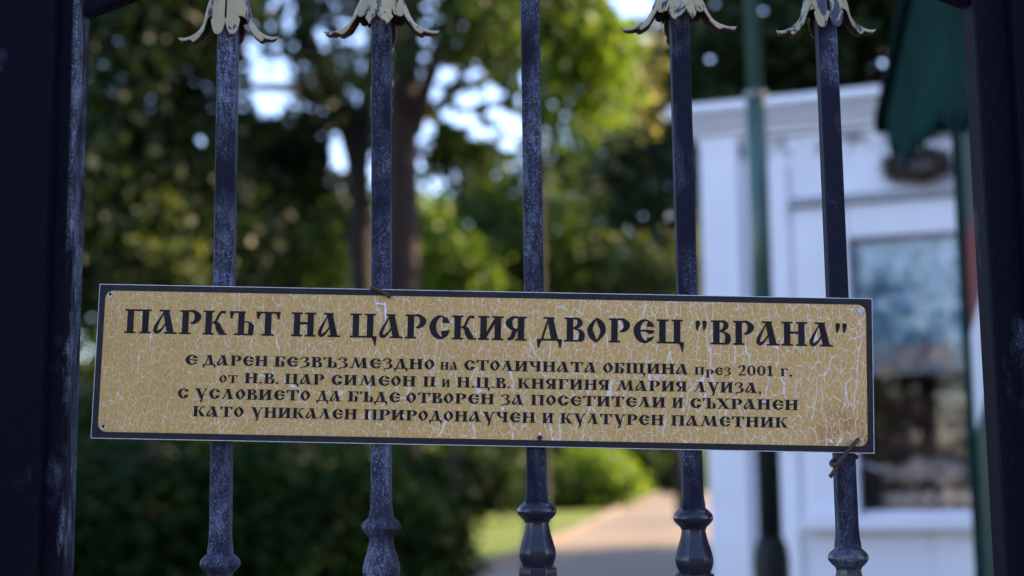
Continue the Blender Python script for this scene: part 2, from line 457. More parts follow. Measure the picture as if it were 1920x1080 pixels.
def petal(name, phi, span, cx, cz, two, parent, seed=0):
    """one hammered leaf of the downward calyx: a sheet round the bar that ends in two hanging lobes and a tongue curling outward"""
    rr = random.Random(seed)
    mm = 0.001
    body = [(74, 10.0), (62, 11.0), (48, 13.0), (36, 16.0), (27, 18.4), (20, 20.0), (16, 20.6)] if two else [(74, 10.5), (62, 11.6), (48, 13.6), (36, 16.4), (27, 19.0), (20, 22.6), (16, 24.0)]
    hn = 16.0
    half = R(span / 2)
    at_a = R(26 if two else 31)
    tongue = ([(16, 20.6, 8.6), (11.5, 23.0, 7.6), (7.5, 26.0, 6.4), (4.2, 30.0, 5.6), (1.8, 34.5, 5.4), (0.8, 38.5, 5.0), (1.0, 41.8, 4.0), (1.5, 43.4, 2.2)] if two else
              [(16, 24.0, 12.0), (11.5, 26.8, 11.4), (7.5, 29.5, 9.4), (4.0, 34.5, 8.0), (1.6, 40.0, 6.4), (0.6, 45.0, 5.2), (0.8, 48.8, 4.0), (1.4, 50.6, 2.0)])
    lob_c, lob_h, lob_L = (half - R(19), R(19), 17.5) if two else (half - R(7.5), R(7.5), 6.0)
    cols = sorted(set([round(x, 5) for x in list(np.linspace(-at_a, at_a, 11)) + list(np.linspace(lob_c - lob_h, lob_c + lob_h, 9)) + list(-np.linspace(lob_c - lob_h, lob_c + lob_h, 9))]))
    ca, sa = math.cos(phi), math.sin(phi)
    vs, fs = [], []
    def put(x, y, h):
        vs.append((cx + (x * ca - y * sa) * mm, (x * sa + y * ca) * mm, cz + h * mm)); return len(vs) - 1
    def rad(h, a):
        r = np.interp(-h, [-p[0] for p in body], [p[1] for p in body])
        e = abs(a) / half
        return r * (1 - (0.36 if two else 0.22) * e ** 2) + 0.5 * math.cos(a * 4)
    hs = list(np.linspace(74, hn, 14))
    grid = []
    for h in hs:
        grid.append([put(rad(h, a) * math.cos(a), rad(h, a) * math.sin(a), h + (rr.uniform(-.5, .5) if h == hn else 0)) for a in cols])
    for i in range(len(hs) - 1):
        for k in range(len(cols) - 1):
            fs.append((grid[i][k], grid[i][k + 1], grid[i + 1][k + 1], grid[i + 1][k]))
    tk = [k for k, a in enumerate(cols) if abs(a) <= at_a + 1e-4]
    prev = [grid[-1][k] for k in tk]
    tq = cr(tongue, 3)[1:]
    for h, r, w_ in tq:
        w_ *= 1 + rr.uniform(-.10, .10)
        row = []
        for k in tk:
            t = cols[k] / at_a
            droop = -((8.2 if two else 7.0) if h > 3 else 3.4) * abs(t) ** 1.7
            row.append(put(r - 1.2 * t * t, t * w_, h + droop + (rr.uniform(-.5, .5) if abs(t) > 0.9 else 0)))
        for k in range(len(row) - 1): fs.append((prev[k], prev[k + 1], row[k + 1], row[k]))
        prev = row
    for sg in (-1, 1):
        lk = [k for k, a in enumerate(cols) if lob_c - lob_h - 1e-4 <= sg * a <= lob_c + lob_h + 1e-4]
        prev = [grid[-1][k] for k in lk]
        for i in range(1, 8):
            row = []
            for k in lk:
                u = (sg * cols[k] - lob_c) / lob_h
                L = lob_L * (max(0.0, 1 - abs(u) ** 2.4) ** 0.5 * 0.85 + 0.15)
                h = hn - L * i / 7
                r0 = rad(hn, cols[k]) + (1.6 * (i / 7) ** 2 if two else 2.2 * (i / 7) ** 2)
                row.append(put(r0 * math.cos(cols[k]), r0 * math.sin(cols[k]), h + rr.uniform(-.15, .15)))
            for k in range(len(row) - 1): fs.append((prev[k], prev[k + 1], row[k + 1], row[k]))
            prev = row
    me = MB().add(vs, fs).mesh(name)
    bm = bmesh.new(); bm.from_mesh(me)
    bmesh.ops.recalc_face_normals(bm, faces=bm.faces)
    bm.normal_update()
    ref = max(bm.faces, key=lambda f: f.calc_center_median().z)
    c = ref.calc_center_median()
    if ref.normal.x * (c.x - cx) + ref.normal.y * c.y < 0: bmesh.ops.reverse_faces(bm, faces=bm.faces)
    bm.to_mesh(me); bm.free()
    o = link(name, me, PETAL, parent, smooth=True)
    me.materials.append(PETAL_IN)
    m = o.modifiers.new('thickness', 'SOLIDIFY')
    m.thickness, m.offset, m.material_offset, m.material_offset_rim = 0.0016, -1.0, 1, 0
    m2 = o.modifiers.new('smooth', 'SUBSURF'); m2.levels = m2.render_levels = 1
    return o

for bi, (px, py, ycol, ytip, rot, mt) in enumerate(BARS):
    x = at(px, py, YB - BW / 2).x
    zcol = at(px, ycol, YB).z
    mb = MB()
    h = BW / 2
    mb.box((x - h, -h, zcol + 0.010), (x + h, h, arch_z(x)))
    q2 = 2 ** 0.5
    mb.lathe([(0.0098 * q2 * .86, zcol + 0.004), (0.0104 * q2 * .92, zcol + 0.0075), (0.0094 * q2, zcol + 0.011), (0.0086 * q2, zcol + 0.017), (0.0083 * q2, zcol + 0.024), (h * q2 * 1.004, zcol + 0.032)], (x, 0), 4, R(45))
    mk = IRON_KNOB if bi >= 2 else mt
    bar = mb.build('bar', mt, gate, bevel=0.0016)
    # turned knob: flare, round collar, neck, faceted bulb, ring
    lat = lambda prof, sub: [tuple(p) for p in cr([(r * 0.001, zcol + z * 0.001) for r, z in prof], sub)][::-1]
    MB().lathe([(0.0079, zcol + 0.030)][:0] + lat([(8.5, 9), (10.8, 7.4), (12.7, 5.8), (15.3, 3.2), (16.5, 0.3), (16.2, -2.5), (13.8, -5.6), (11.0, -8.2), (10.4, -10)], 3), (x, 0), 28).build('collar', mk, bar, smooth=True)
    MB().lathe(lat([(10.2, -9.5), (10.6, -13), (12.0, -19), (14.2, -26), (16.0, -32), (16.3, -36), (15.4, -40.5), (13.6, -45), (13.4, -46)], 4), (x, 0), 8, R(22.5)).build('bulb', mk, bar, smooth=True, bevel=0.0004)
    MB().lathe(lat([(13.6, -45.5), (15.6, -46.2), (16.9, -48), (17.0, -54), (15.8, -56.5), (14, -57)], 2), (x, 0), 8, R(22.5)).build('ring', mk, bar, bevel=0.0007)
    MB().box((x - h, -h, ZBOT), (x + h, h, zcol - 0.0580)).build('lower_bar', mt, bar, bevel=0.0016)
    ytip_ = ytip if ytip is not None else -70
    zt = at(px, ytip_, YB).z
    for k in range(2 if rot else 4):
        petal('petal', R(180 * k) if rot else R(90 * k), 176 if rot else 92, x, zt, bool(rot), bar, bi * 7 + k)

# stiles, arch and rails
def stile(px_in_top, px_out, side):
    x_in = at(px_in_top, 300, YB + 0.018).x
    x_out = at(px_out, 300, YB - 0.018).x
    a, b_ = sorted((x_in, x_out))
    return MB().box((a, -0.018, 0.10), (b_, 0.018, ZSPR + 0.5)).build('stile', IRON_STILE, gate, bevel=0.004)
sl = stile(163, 97, -1)
sr = stile(1817, 1910, 1)
arch = MB()
ap = []
for i in range(41):
    x = XL - 0.004 + (XR - XL + 0.008) * i / 40
    ap.append((x, arch_z(x)))
vs, fs = [], []
for i, (x, z) in enumerate(ap):
    for dy, dz in ((-0.009, -0.009), (0.009, -0.009), (0.009, 0.009), (-0.009, 0.009)):
        vs.append((x, dy, z + dz))
for i in range(40):
    for k in range(4):
        fs.append((i * 4 + k, i * 4 + (k + 1) % 4, i * 4 + 4 + (k + 1) % 4, i * 4 + 4 + k))
arch.add(vs, fs).build('arch_rail', IRON_STILE, gate, bevel=0.003)
xa, xb = at(163, 300, YB).x, at(1817, 300, YB).x
MB().box((xa, -0.014, 0.12), (xb, 0.014, ZBOT + 0.002)).build('bottom_rail', IRON_CLEAN, gate, bevel=0.002)
MB().box((xa, -0.014, ZSPR + 0.45), (xb, 0.014, ZSPR + 0.49)).build('top_rail', IRON_CLEAN, gate, bevel=0.002)

# fixed posts either side
x1 = at(95, 300, YB - 0.03).x
lp = MB().box((x1 - 0.12, -0.035, 0.0), (x1, 0.045, 2.7)).build('gate_post', IRON_POST, None, bevel=0.004)
tag(lp, 'plain dark steel gate post at the left edge beside the worn stile', 'gate post', 'gate posts')
x2 = at(1913, 300, YB - 0.03).x
rp = MB().box((x2, -0.035, 0.0), (x2 + 0.12, 0.045, 2.7)).build('gate_post', IRON_POST, None, bevel=0.004)
tag(rp, 'dark steel gate post at the right edge in front of the striped booth', 'gate post', 'gate posts')

# ------------------------------------------------------------------ sign
DS = 1.2 - BW / 2 - 0.0045                     # forward distance of the sign's front face
c4 = [at(185, 532, DS), at(1636, 560, DS), at(1639, 850, DS), at(172, 822, DS)]
ctr = sum(c4, Vector()) / 4
ax = ((c4[1] - c4[0]) + (c4[2] - c4[3])).normalized()
ANG = math.atan2(ax.z, ax.x)
SW = ((c4[1] - c4[0]).length + (c4[2] - c4[3]).length) / 2
SH = ((c4[3] - c4[0]).length + (c4[2] - c4[1]).length) / 2
sign = thing('sign', 'long cracked gold sign with black Cyrillic lettering wired across the gate bars', 'sign', tuple(ctr))
sign.rotation_euler = (0, -ANG, 0)
def to_local(p):
    d = p - ctr
    return d.x * math.cos(ANG) + d.z * math.sin(ANG), -d.x * math.sin(ANG) + d.z * math.cos(ANG)
def slink(name, vs, fs, mt, parent=None):
    me = MB().add(vs, fs).mesh(name)
    o = bpy.data.objects.new(name, me)
    col.objects.link(o)
    me.materials.append(mt)
    o.parent = parent or sign
    return o
hw, hh = SW / 2, SH / 2
pb = MB().box((-hw, 0.0, -hh), (hw, 0.003, hh))
slink('plate', pb.v, pb.f, SIGN_EDGE)
def rrect(hw, hh, r, y, n=6):
    vs = []
    for cx, cz, a0 in ((hw - r, hh - r, 0), (-hw + r, hh - r, 90), (-hw + r, -hh + r, 180), (hw - r, -hh + r, 270)):
        for k in range(n + 1):
            a = R(a0 + 90 * k / n)
            vs.append((cx + r * math.cos(a), y, cz + r * math.sin(a)))
    return vs, [tuple(reversed(range(len(vs))))]
v, f = rrect(hw - 0.0005, hh - 0.0005, 0.0006, -0.0002)
slink('border', v, f, SIGN_BORDER)
v, f = rrect(hw - 0.0056, hh - 0.0056, 0.0068, -0.0004)
slink('gold_panel', v, f, GOLD)

# lettering: an old-Slavonic display face drawn as stems, slabs and tapering strokes; cap height 1
Wd, Hh = 0.26, 0.075
def rc(x0, y0, x1, y1): return [(x0, y0), (x1, y0), (x1, y1), (x0, y1)]
def st(pts, ws):
    q = cr([(x, y, w_) for (x, y), w_ in zip(pts, ws)])
    L, Rr = [], []
    for i in range(len(q)):
        t = q[min(i + 1, len(q) - 1)][:2] - q[max(i - 1, 0)][:2]
        t = t / (np.hypot(*t) + 1e-9)
        n = np.array((-t[1], t[0])) * max(q[i][2], 0.02) / 2
        L.append(q[i][:2] + n); Rr.append(q[i][:2] - n)
    return ('strip', L, Rr)
def stem(x, top=True, bot=True, ov=0.1, w_=Wd):
    out = [rc(x, 0, x + w_, 1)]
    if top: out.append(rc(x - ov, 1 - Hh, x + w_ + ov, 1.0))
    if bot: out.append(rc(x - ov, 0, x + w_ + ov, Hh))
    return out
def mirror(g, w_):
    out = []
    for p in g:
        if p[0] == 'strip': out.append(('strip', [np.array((w_ - a[0], a[1])) for a in p[1]], [np.array((w_ - a[0], a[1])) for a in p[2]]))
        else: out.append([(w_ - a[0], a[1]) for a in p])
    return out
A_DIAG = [[(0.36, 1), (0.61, 1), (0.86, 0.0), (0.57, 0.0)], rc(0.24, 1 - Hh, 0.66, 1), rc(0.44, 0, 0.97, Hh)]
A_LOOP = [st([(0.45, 0.95), (0.28, 0.63), (0.12, 0.30), (0.10, 0.12), (0.20, 0.07), (0.36, 0.20), (0.52, 0.44), (0.60, 0.52)], [0.05, 0.08, 0.14, 0.16, 0.14, 0.09, 0.06, 0.05])]
P_ = stem(0.12, True, True) + [st([(0.34, 0.96), (0.58, 0.95), (0.74, 0.74), (0.64, 0.53), (0.46, 0.45)], [0.07, 0.12, 0.27, 0.17, 0.06])]
CRES = [st([(0.74, 0.80), (0.56, 0.95), (0.34, 0.86), (0.19, 0.56), (0.28, 0.22), (0.52, 0.05), (0.74, 0.16)], [0.10, 0.07, 0.17, 0.27, 0.24, 0.12, 0.10])]
BEAK_T = [[(0.56, 0.68), (0.90, 0.66), (0.80, 0.86), (0.62, 0.96)]]
BEAK_B = [[(0.52, 0.34), (0.90, 0.38), (0.80, 0.14), (0.58, 0.02)]]
O_ = [st([(0.42, 1.0), (0.25, 0.80), (0.13, 0.52), (0.22, 0.24), (0.40, 0.0)], [0.04, 0.13, 0.22, 0.24, 0.07]),
      st([(0.38, 1.0), (0.55, 0.78), (0.65, 0.48), (0.53, 0.20), (0.38, 0.0)], [0.07, 0.24, 0.22, 0.13, 0.04])]
BOWL = lambda x: [st([(x, 0.56), (x + 0.15, 0.55), (x + 0.30, 0.47)], [0.05, 0.06, 0.12]), [(x + 0.19, 0.53), (x + 0.36, 0.47), (x + 0.40, 0.40), (x + 0.38, 0.03), (x + 0.34, 0.0), (x + 0.16, 0.0)], rc(x - 0.4, 0, x + 0.34, Hh)]
FLAG_L = [[(0.0, 1.0), (0.24, 1.0), (0.15, 0.82), (0.12, 0.68), (0.05, 0.70)]]
def flag_r(x): return [[(x - 0.24, 1.0), (x, 1.0), (x - 0.05, 0.68), (x - 0.12, 0.70), (x - 0.15, 0.84)]]
def foot_r(x): return [[(x - 0.27, 0.06), (x, 0.06), (x - 0.06, -0.36), (x - 0.09, -0.36), (x - 0.14, -0.16), (x - 0.22, 0.0)]]
G = {
 'П': (stem(0.1, False) + stem(0.70, False) + [rc(0, 1 - Hh, 1.07, 1)], 1.07),
 'А': (A_DIAG + A_LOOP, 0.97),
 'Р': (P_, 0.88),
 'К': (stem(0.1) + [st([(0.37, 0.50), (0.52, 0.57), (0.62, 0.80), (0.74, 0.95), (0.90, 0.93)], [0.07, 0.09, 0.10, 0.10, 0.13]), st([(0.42, 0.53), (0.58, 0.44), (0.66, 0.24), (0.80, 0.05)], [0.08, 0.19, 0.25, 0.23]), rc(0.66, 0, 0.98, Hh)], 0.98),
 'Ъ': (FLAG_L + [rc(0.02, 1 - Hh, 0.66, 1), rc(0.36, 0, 0.61, 1), rc(0.24, 0, 0.7, Hh)] + BOWL(0.60), 1.0),
 'Т': (FLAG_L + flag_r(0.98) + [rc(0.02, 1 - Hh, 0.96, 1), rc(0.36, 0, 0.62, 1), rc(0.24, 0, 0.74, Hh)], 0.98),
 'Н': (stem(0.1) + stem(0.68) + [rc(0.3, 0.50, 0.72, 0.60)], 1.05),
 'Ц': (stem(0.1) + stem(0.68) + [rc(0.1, 0, 1.0, Hh)] + foot_r(1.10), 1.10),
 'С': (CRES + BEAK_T + BEAK_B, 0.90),
 'И': (stem(0.1) + stem(0.68) + [[(0.33, 0.12), (0.36, 0.10), (0.72, 0.74), (0.72, 0.92), (0.68, 0.92), (0.33, 0.28)]], 1.05),
 'Д': ([[(0.40, 1), (0.64, 1), (0.86, 0.06), (0.57, 0.06)], rc(0.26, 1 - Hh, 0.70, 1), st([(0.48, 0.95), (0.36, 0.6), (0.22, 0.08)], [0.06, 0.08, 0.10]), rc(0.04, 0.02, 0.98, 0.10)] + [[(0.0, 0.07), (0.24, 0.07), (0.15, -0.10), (0.10, -0.28), (0.05, -0.28)], [(0.78, 0.07), (1.02, 0.07), (0.96, -0.28), (0.91, -0.28), (0.87, -0.10)]], 1.02),
 'В': (stem(0.1, True, False) + [rc(0, 0, 0.72, Hh), st([(0.33, 0.96), (0.54, 0.94), (0.62, 0.78), (0.52, 0.62), (0.34, 0.54)], [0.06, 0.13, 0.23, 0.14, 0.06]), st([(0.34, 0.55), (0.54, 0.50), (0.69, 0.36), (0.68, 0.14), (0.58, 0.06)], [0.05, 0.09, 0.21, 0.24, 0.12])], 0.82),
 'О': (O_, 0.78),
 'Е': (CRES + BEAK_T + [st([(0.24, 0.50), (0.52, 0.52), (0.88, 0.50)], [0.08, 0.08, 0.06]), [(0.50, 0.50), (0.90, 0.52), (0.86, 0.42), (0.70, 0.36)]] + [[(0.58, 0.20), (0.88, 0.30), (0.80, 0.12), (0.60, 0.02)]], 0.90),
 'Б': (stem(0.1, False, False) + [rc(0, 1 - Hh, 0.74, 1)] + flag_r(0.82) + [rc(0, 0, 0.5, Hh)] + BOWL(0.35), 0.82),
 'З': ([st([(0.06, 0.74), (0.20, 0.94), (0.42, 0.97), (0.58, 0.80), (0.46, 0.60), (0.28, 0.53)], [0.14, 0.09, 0.10, 0.21, 0.12, 0.05]), st([(0.30, 0.56), (0.50, 0.50), (0.64, 0.28), (0.48, 0.04), (0.20, 0.0), (0.10, -0.14)], [0.05, 0.10, 0.24, 0.12, 0.09, 0.14])], 0.78),
 'М': ([st([(0.44, 0.97), (0.32, 0.5), (0.18, 0.05)], [0.05, 0.08, 0.09]), rc(0.02, 0, 0.32, Hh), [(0.34, 1), (0.54, 1), (0.78, 0.08), (0.66, 0.04), (0.56, 0.10)], [(0.66, 0.06), (0.74, 0.06), (1.06, 0.96), (0.98, 0.96)], [(0.94, 1), (1.16, 1), (1.28, 0.0), (1.00, 0.0)], rc(0.88, 0, 1.38, Hh), rc(0.28, 1 - Hh, 0.52, 1), rc(0.94, 1 - Hh, 1.22, 1)], 1.38),
 'Ч': (stem(0.58) + [rc(0.0, 1 - Hh, 0.42, 1), st([(0.20, 1.0), (0.21, 0.72), (0.36, 0.50), (0.60, 0.46)], [0.24, 0.23, 0.14, 0.07])], 0.95),
 'Щ': (stem(0.1) + stem(0.60) + stem(1.10) + [rc(0.1, 0, 1.44, Hh)] + foot_r(1.52), 1.52),
 'Л': (A_DIAG + [st([(0.46, 0.95), (0.34, 0.58), (0.22, 0.22), (0.08, 0.05)], [0.05, 0.08, 0.09, 0.13])], 0.97),
 'У': ([[(0.08, 1), (0.36, 1), (0.60, 0.22), (0.48, 0.0), (0.42, 0.04)], rc(0, 1 - Hh, 0.46, 1), st([(0.88, 0.98), (0.72, 0.70), (0.58, 0.22), (0.52, -0.12), (0.42, -0.34)], [0.07, 0.07, 0.12, 0.14, 0.10]), [(0.70, 1.0), (0.96, 1.0), (0.92, 0.86), (0.78, 0.90)]], 0.96),
 'Г': (stem(0.1, False, True) + [rc(0, 1 - Hh, 0.72, 1)] + flag_r(0.80), 0.80),
 'Х': ([[(0.06, 1), (0.36, 1), (0.94, 0), (0.64, 0)], [(0.78, 1), (0.87, 1), (0.20, 0), (0.11, 0)], rc(0, 1 - Hh, 0.44, 1), rc(0.66, 1 - Hh, 0.98, 1), rc(0.0, 0, 0.30, Hh), rc(0.56, 0, 1.0, Hh)], 1.0),
 'I': (stem(0.1), 0.47),
 '.': ([rc(0.04, 0, 0.22, 0.17)], 0.26),
 ',': ([[(0.04, 0.17), (0.24, 0.17), (0.20, -0.06), (0.06, -0.22), (0.11, 0.0)]], 0.28),
 '"': ([st([(0.13, 0.98), (0.13, 0.86), (0.10, 0.58)], [0.12, 0.19, 0.05]), st([(0.41, 0.98), (0.41, 0.86), (0.38, 0.58)], [0.12, 0.19, 0.05])], 0.56),
 '2': ([st([(0.10, 0.72), (0.26, 0.94), (0.48, 0.92), (0.54, 0.68), (0.36, 0.36), (0.10, 0.08)], [0.15, 0.09, 0.17, 0.20, 0.10, 0.07]), [(0.06, 0.0), (0.62, 0.0), (0.68, 0.26), (0.58, 0.14), (0.16, 0.13)]], 0.70),
 '0': ([st([(0.40, 0.98), (0.18, 0.80), (0.14, 0.5), (0.18, 0.2), (0.40, 0.02)], [0.06, 0.15, 0.21, 0.15, 0.06]), st([(0.36, 0.98), (0.58, 0.80), (0.62, 0.5), (0.58, 0.2), (0.36, 0.02)], [0.06, 0.15, 0.21, 0.15, 0.06])], 0.76),
 '1': ([rc(0.17, 0, 0.40, 1), rc(0.04, 0, 0.54, Hh), [(0.0, 0.80), (0.20, 1.0), (0.30, 1.0), (0.24, 0.84)]], 0.56),
}
G['Я'] = (mirror(P_, 0.88) + [st([(0.52, 0.48), (0.36, 0.36), (0.28, 0.14), (0.10, 0.03)], [0.08, 0.17, 0.17, 0.10])], 0.90)
LOW = {'н': 'Н', 'а': 'А', 'п': 'П', 'р': 'Р', 'е': 'Е', 'з': 'З', 'г': 'Г', 'о': 'О', 'т': 'Т', 'и': 'И'}

class Letters:
    def __init__(s): s.v, s.f, s.k = [], [], 0
    def word(s, text, x0, x1, z, cap):
        """set one word from x0 to x1 on baseline z, sign-local metres"""
        items, cur = [], 0.0
        for ch in text:
            sc_, dy = 1.0, 0.0
            if ch in LOW:
                sc_ = 0.76
                dy = -0.24 if ch == 'р' else 0.0
                ch = LOW[ch]
            g, wd = G[ch]
            items.append((g, cur, sc_, dy))
            cur += wd * sc_ + (0.07 if ch not in '"' else 0.10)
        cur -= 0.07
        kx = (x1 - x0) / cur
        for g, ox, sc_, dy in items:
            for p in g:
                s.k += 1
                y = -0.0006 - 0.000004 * (s.k % 40)
                n = len(s.v)
                tr = lambda q: (x0 + (ox + q[0] * sc_) * kx, y, z + (q[1] * sc_ + dy) * cap)
                if isinstance(p, tuple) and p[0] == 'strip':
                    L, Rr = p[1], p[2]
                    s.v += [tr(q) for q in L] + [tr(q) for q in Rr]
                    m = len(L)
                    s.f += [(n + i, n + i + 1, n + m + i + 1, n + m + i) for i in range(m - 1)]
                else:
                    s.v += [tr(q) for q in p]
                    s.f.append(tuple(range(n, n + len(p))))
LINES = [
 ('title_lettering', 624.5, 233, 45.5, [('ПАРКЪТ', 233, 525), ('НА', 546, 638), ('ЦАРСКИЯ', 656, 989), ('ДВОРЕЦ', 1006, 1283), ('"ВРАНА"', 1302, 1592)]),
 ('lettering', 684.0, 346, 19.3, [('Е', 346, 371), ('ДАРЕН', 380, 503), ('БЕЗВЪЗМЕЗДНО', 514, 815), ('на', 825, 859), ('СТОЛИЧНАТА', 869, 1119), ('ОБЩИНА', 1130, 1291), ('през', 1302, 1371), ('2001', 1383, 1450), ('г.', 1463, 1486)]),
 ('lettering', 718.8, 470, 19.3, [('от', 411, 446), ('Н.В.', 458, 523), ('ЦАР', 534, 608), ('СИМЕОН', 620, 780), ('II', 793, 817), ('и', 828, 844), ('Н.Ц.В.', 856, 957), ('КНЯГИНЯ', 970, 1144), ('МАРИЯ', 1155, 1289), ('ЛУИЗА,', 1301, 1428)]),
 ('lettering', 747.0, 343, 19.3, [('С', 332, 354), ('УСЛОВИЕТО', 365, 582), ('ДА', 593, 640), ('БЪДЕ', 652, 751), ('ОТВОРЕН', 761, 927), ('ЗА', 939, 982), ('ПОСЕТИТЕЛИ', 995, 1248), ('И', 1260, 1281), ('СЪХРАНЕН', 1293, 1497)]),
 ('lettering', 780.8, 370, 19.3, [('КАТО', 361, 457), ('УНИКАЛЕН', 470, 670), ('ПРИРОДОНАУЧЕН', 682, 1004), ('И', 1016, 1038), ('КУЛТУРЕН', 1050, 1245), ('ПАМЕТНИК', 1258, 1477)]),
]
for name, y0, xref, cap, words in LINES:
    L = Letters()
    for text, a, b_ in words:
        ya, yb_ = y0 + 0.0193 * (a - xref), y0 + 0.0193 * (b_ - xref)
        (xa_, za_), (xb_, zb_) = to_local(at(a, ya, DS)), to_local(at(b_, yb_, DS))
        L.word(text, xa_, xb_, (za_ + zb_) / 2, cap * S * 0.992)
    slink(name, L.v, L.f, INK)

def disc(cx, cz, r0, r1, y, n=18):
    vs = []
    for k in range(n):
        a = 2 * math.pi * k / n
        vs.append((cx + r0 * math.cos(a), y, cz + r0 * math.sin(a))); vs.append((cx + r1 * math.cos(a), y - 0.0003, cz + r1 * math.sin(a)))
    return vs, [(2 * k, 2 * k + 1, (2 * k + 3) % (2 * n), (2 * k + 2) % (2 * n)) for k in range(n)]
for px, py in ((207, 552), (194, 800), (1012, 821)):
    lx, lz = to_local(at(px, py, DS))
    v, f = disc(lx, lz, 0.0014, 0.0021, -0.0008)
    e = slink('eyelet', v, f, ZINC if px < 900 else SIGN_BORDER)
    vs = [(lx + 0.0014 * math.cos(2 * math.pi * k / 18), -0.0008, lz + 0.0014 * math.sin(2 * math.pi * k / 18)) for k in range(18)]
    slink('hole', vs, [tuple(range(18))], HOLE, e)
# torn hole showing bare metal at the upper right, and flakes of lost print
lx, lz = to_local(at(1613, 584, DS))
slink('torn_hole', [(lx + a * S, -0.0008 - 0.0004 * (i % 2), lz + b_ * S) for i, (a, b_) in enumerate([(-8, 4), (-3, 7), (2, 6), (8, 3), (6, -2), (2, -7), (-4, -4)])], [tuple(range(7))], ZINC)
FLAKE = plain('flake_white', (0.68, 0.69, 0.74), 0.5, 0.15, 300)
for (px, py, pts) in ((722, 585, [(-2, 18), (1, 18), (3, 2), (2, -16), (0, -14)]), (712, 570, [(-8, 3), (8, 1), (9, -2), (-6, 0)]), (941, 767, [(-3, 4), (4, 2), (2, -5)]), (692, 780, [(-1, 7), (2, 7), (1, -7), (-1, -5)]), (881, 795, [(0, 5), (2, 3), (0, -5)]), (1012, 815, [(-2, 4), (2, 5), (2, -1), (-2, -1)]), (757, 780, [(-3, 2), (2, 1), (0, -4)]), (282, 635, [(0, 10), (2, 9), (1, -9), (0, -8)]), (1556, 827, [(-5, 5), (2, 3), (6, -4), (0, -2)]), (580, 648, [(-2, 4), (2, 3), (0, -4)]), (916, 816, [(0, 6), (1, 5), (1, -4)])):
    lx, lz = to_local(at(px, py, DS))
    slink('bare_flake', [(lx + a * S, -0.0009, lz + b_ * S) for a, b_ in pts], [tuple(range(len(pts)))], FLAKE)

# wires
def wire(label, pts, r=0.0016, group='rusty wire ties'):
    q = cr([tuple(p) for p in pts], 6)
    o = MB().tube(q, r, 8).build('wire_tie', RUST, None, smooth=True)
    return tag(o, label, 'wire', group)
def wp(px, py, dd): return at(px, py, DS - 0.002 + dd)
wire('short rusty wire hooked over the top edge of the gold sign', [wp(731, 557, 0.004), wp(728, 554, -0.001), wp(716, 547, -0.0015), wp(706, 542, -0.001), wp(697, 540, 0.002), wp(693, 543, 0.010), wp(700, 546, 0.028), wp(730, 548, 0.028), wp(736, 548, 0.015)])
tie = [wp(1609, 824, 0.004), wp(1607, 826, -0.001), wp(1596, 838, -0.002), wp(1584, 852, -0.0015), wp(1573, 868, -0.001), wp(1562, 886, -0.001), wp(1556, 895, -0.0005)]
wire('twisted rusty wire tie at the lower right corner of the gold sign', [wp(1609, 824, 0.004), wp(1607, 826, -0.001), wp(1594, 841, -0.002), wp(1580, 858, -0.0020), wp(1570, 873, -0.0015), wp(1562, 886, -0.001), wp(1556, 895, -0.0005)], 0.0017)
wire('curled end of rusty wire looped round the fifth bar under the sign', [wp(1584, 853, -0.0045), wp(1578, 860, -0.005), wp(1570, 870, -0.004), wp(1562, 873, -0.001), wp(1558, 869, 0.004), wp(1563, 863, 0.012), wp(1580, 860, 0.028), wp(1604, 858, 0.026), wp(1606, 856, 0.012)], 0.0017)

# ------------------------------------------------------------------ white kiosk
KD = 6.8
P0 = at(1332, 600, KD); P0 = Vector((P0.x, P0.y, 0))
KA = R(-20)
KR = Matrix.Rotation(KA, 3, 'Z')                # local x along the front (to the right, nearer), local y into the kiosk
kiosk = thing('kiosk', 'white painted wooden kiosk with moulded cornice and glazed window', 'kiosk', tuple(P0))
def kx(px, py, off=0.0):
    """front-plane local (x, z) of a photo pixel"""
    v = CM @ Vector(((px - 960) / FPX, -(py - 540) / FPX, -1))
    n = KR @ Vector((0, 1, 0))
    o = P0 + n * off
    t = (o - CAM).dot(n) / v.dot(n)
    q = KR.transposed() @ (CAM + v * t - P0)
    return q.x, q.z
def kbox(name, boxes, mt, bevel=0.0, parent=None):
    mb = MB()
    for a, b_ in boxes: mb.box(a, b_)
    me = mb.mesh(name)
    o = bpy.data.objects.new(name, me)
    col.objects.link(o)
    me.materials.append(mt)
    o.parent = parent or kiosk
    if bevel:
        m = o.modifiers.new('bevel', 'BEVEL'); m.width, m.segments = bevel, 2
    return o
kiosk.rotation_euler = (0, 0, KA)
def wall_paint():
    m, nt, b = mat('kiosk_wall_paint')
    v = coords(nt)
    c = mix(nt, maprange(nt, noise(nt, v, 2.2, 4), 0.3, 0.7), (0.70, 0.70, 0.74), (0.78, 0.78, 0.82))
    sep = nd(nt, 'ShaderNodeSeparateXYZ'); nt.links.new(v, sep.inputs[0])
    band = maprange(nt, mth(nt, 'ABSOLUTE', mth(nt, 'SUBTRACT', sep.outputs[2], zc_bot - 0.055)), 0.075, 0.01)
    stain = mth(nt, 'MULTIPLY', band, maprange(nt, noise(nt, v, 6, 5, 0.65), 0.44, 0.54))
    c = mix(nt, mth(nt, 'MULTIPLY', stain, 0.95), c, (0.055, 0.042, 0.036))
    drip = maprange(nt, noise(nt, coords(nt, (1, 1, 0.08)), 14, 4, 0.6), 0.55, 0.8)
    c = mix(nt, mth(nt, 'MULTIPLY', drip, 0.35), c, (0.36, 0.35, 0.35))
    nt.links.new(c, b.inputs['Base Color'])
    b.inputs['Roughness'].default_value = 0.5
    return m
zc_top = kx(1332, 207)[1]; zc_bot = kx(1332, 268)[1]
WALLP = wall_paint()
wx0, wz1 = kx(1592, 450); wx1, wz0 = kx(1842, 957)
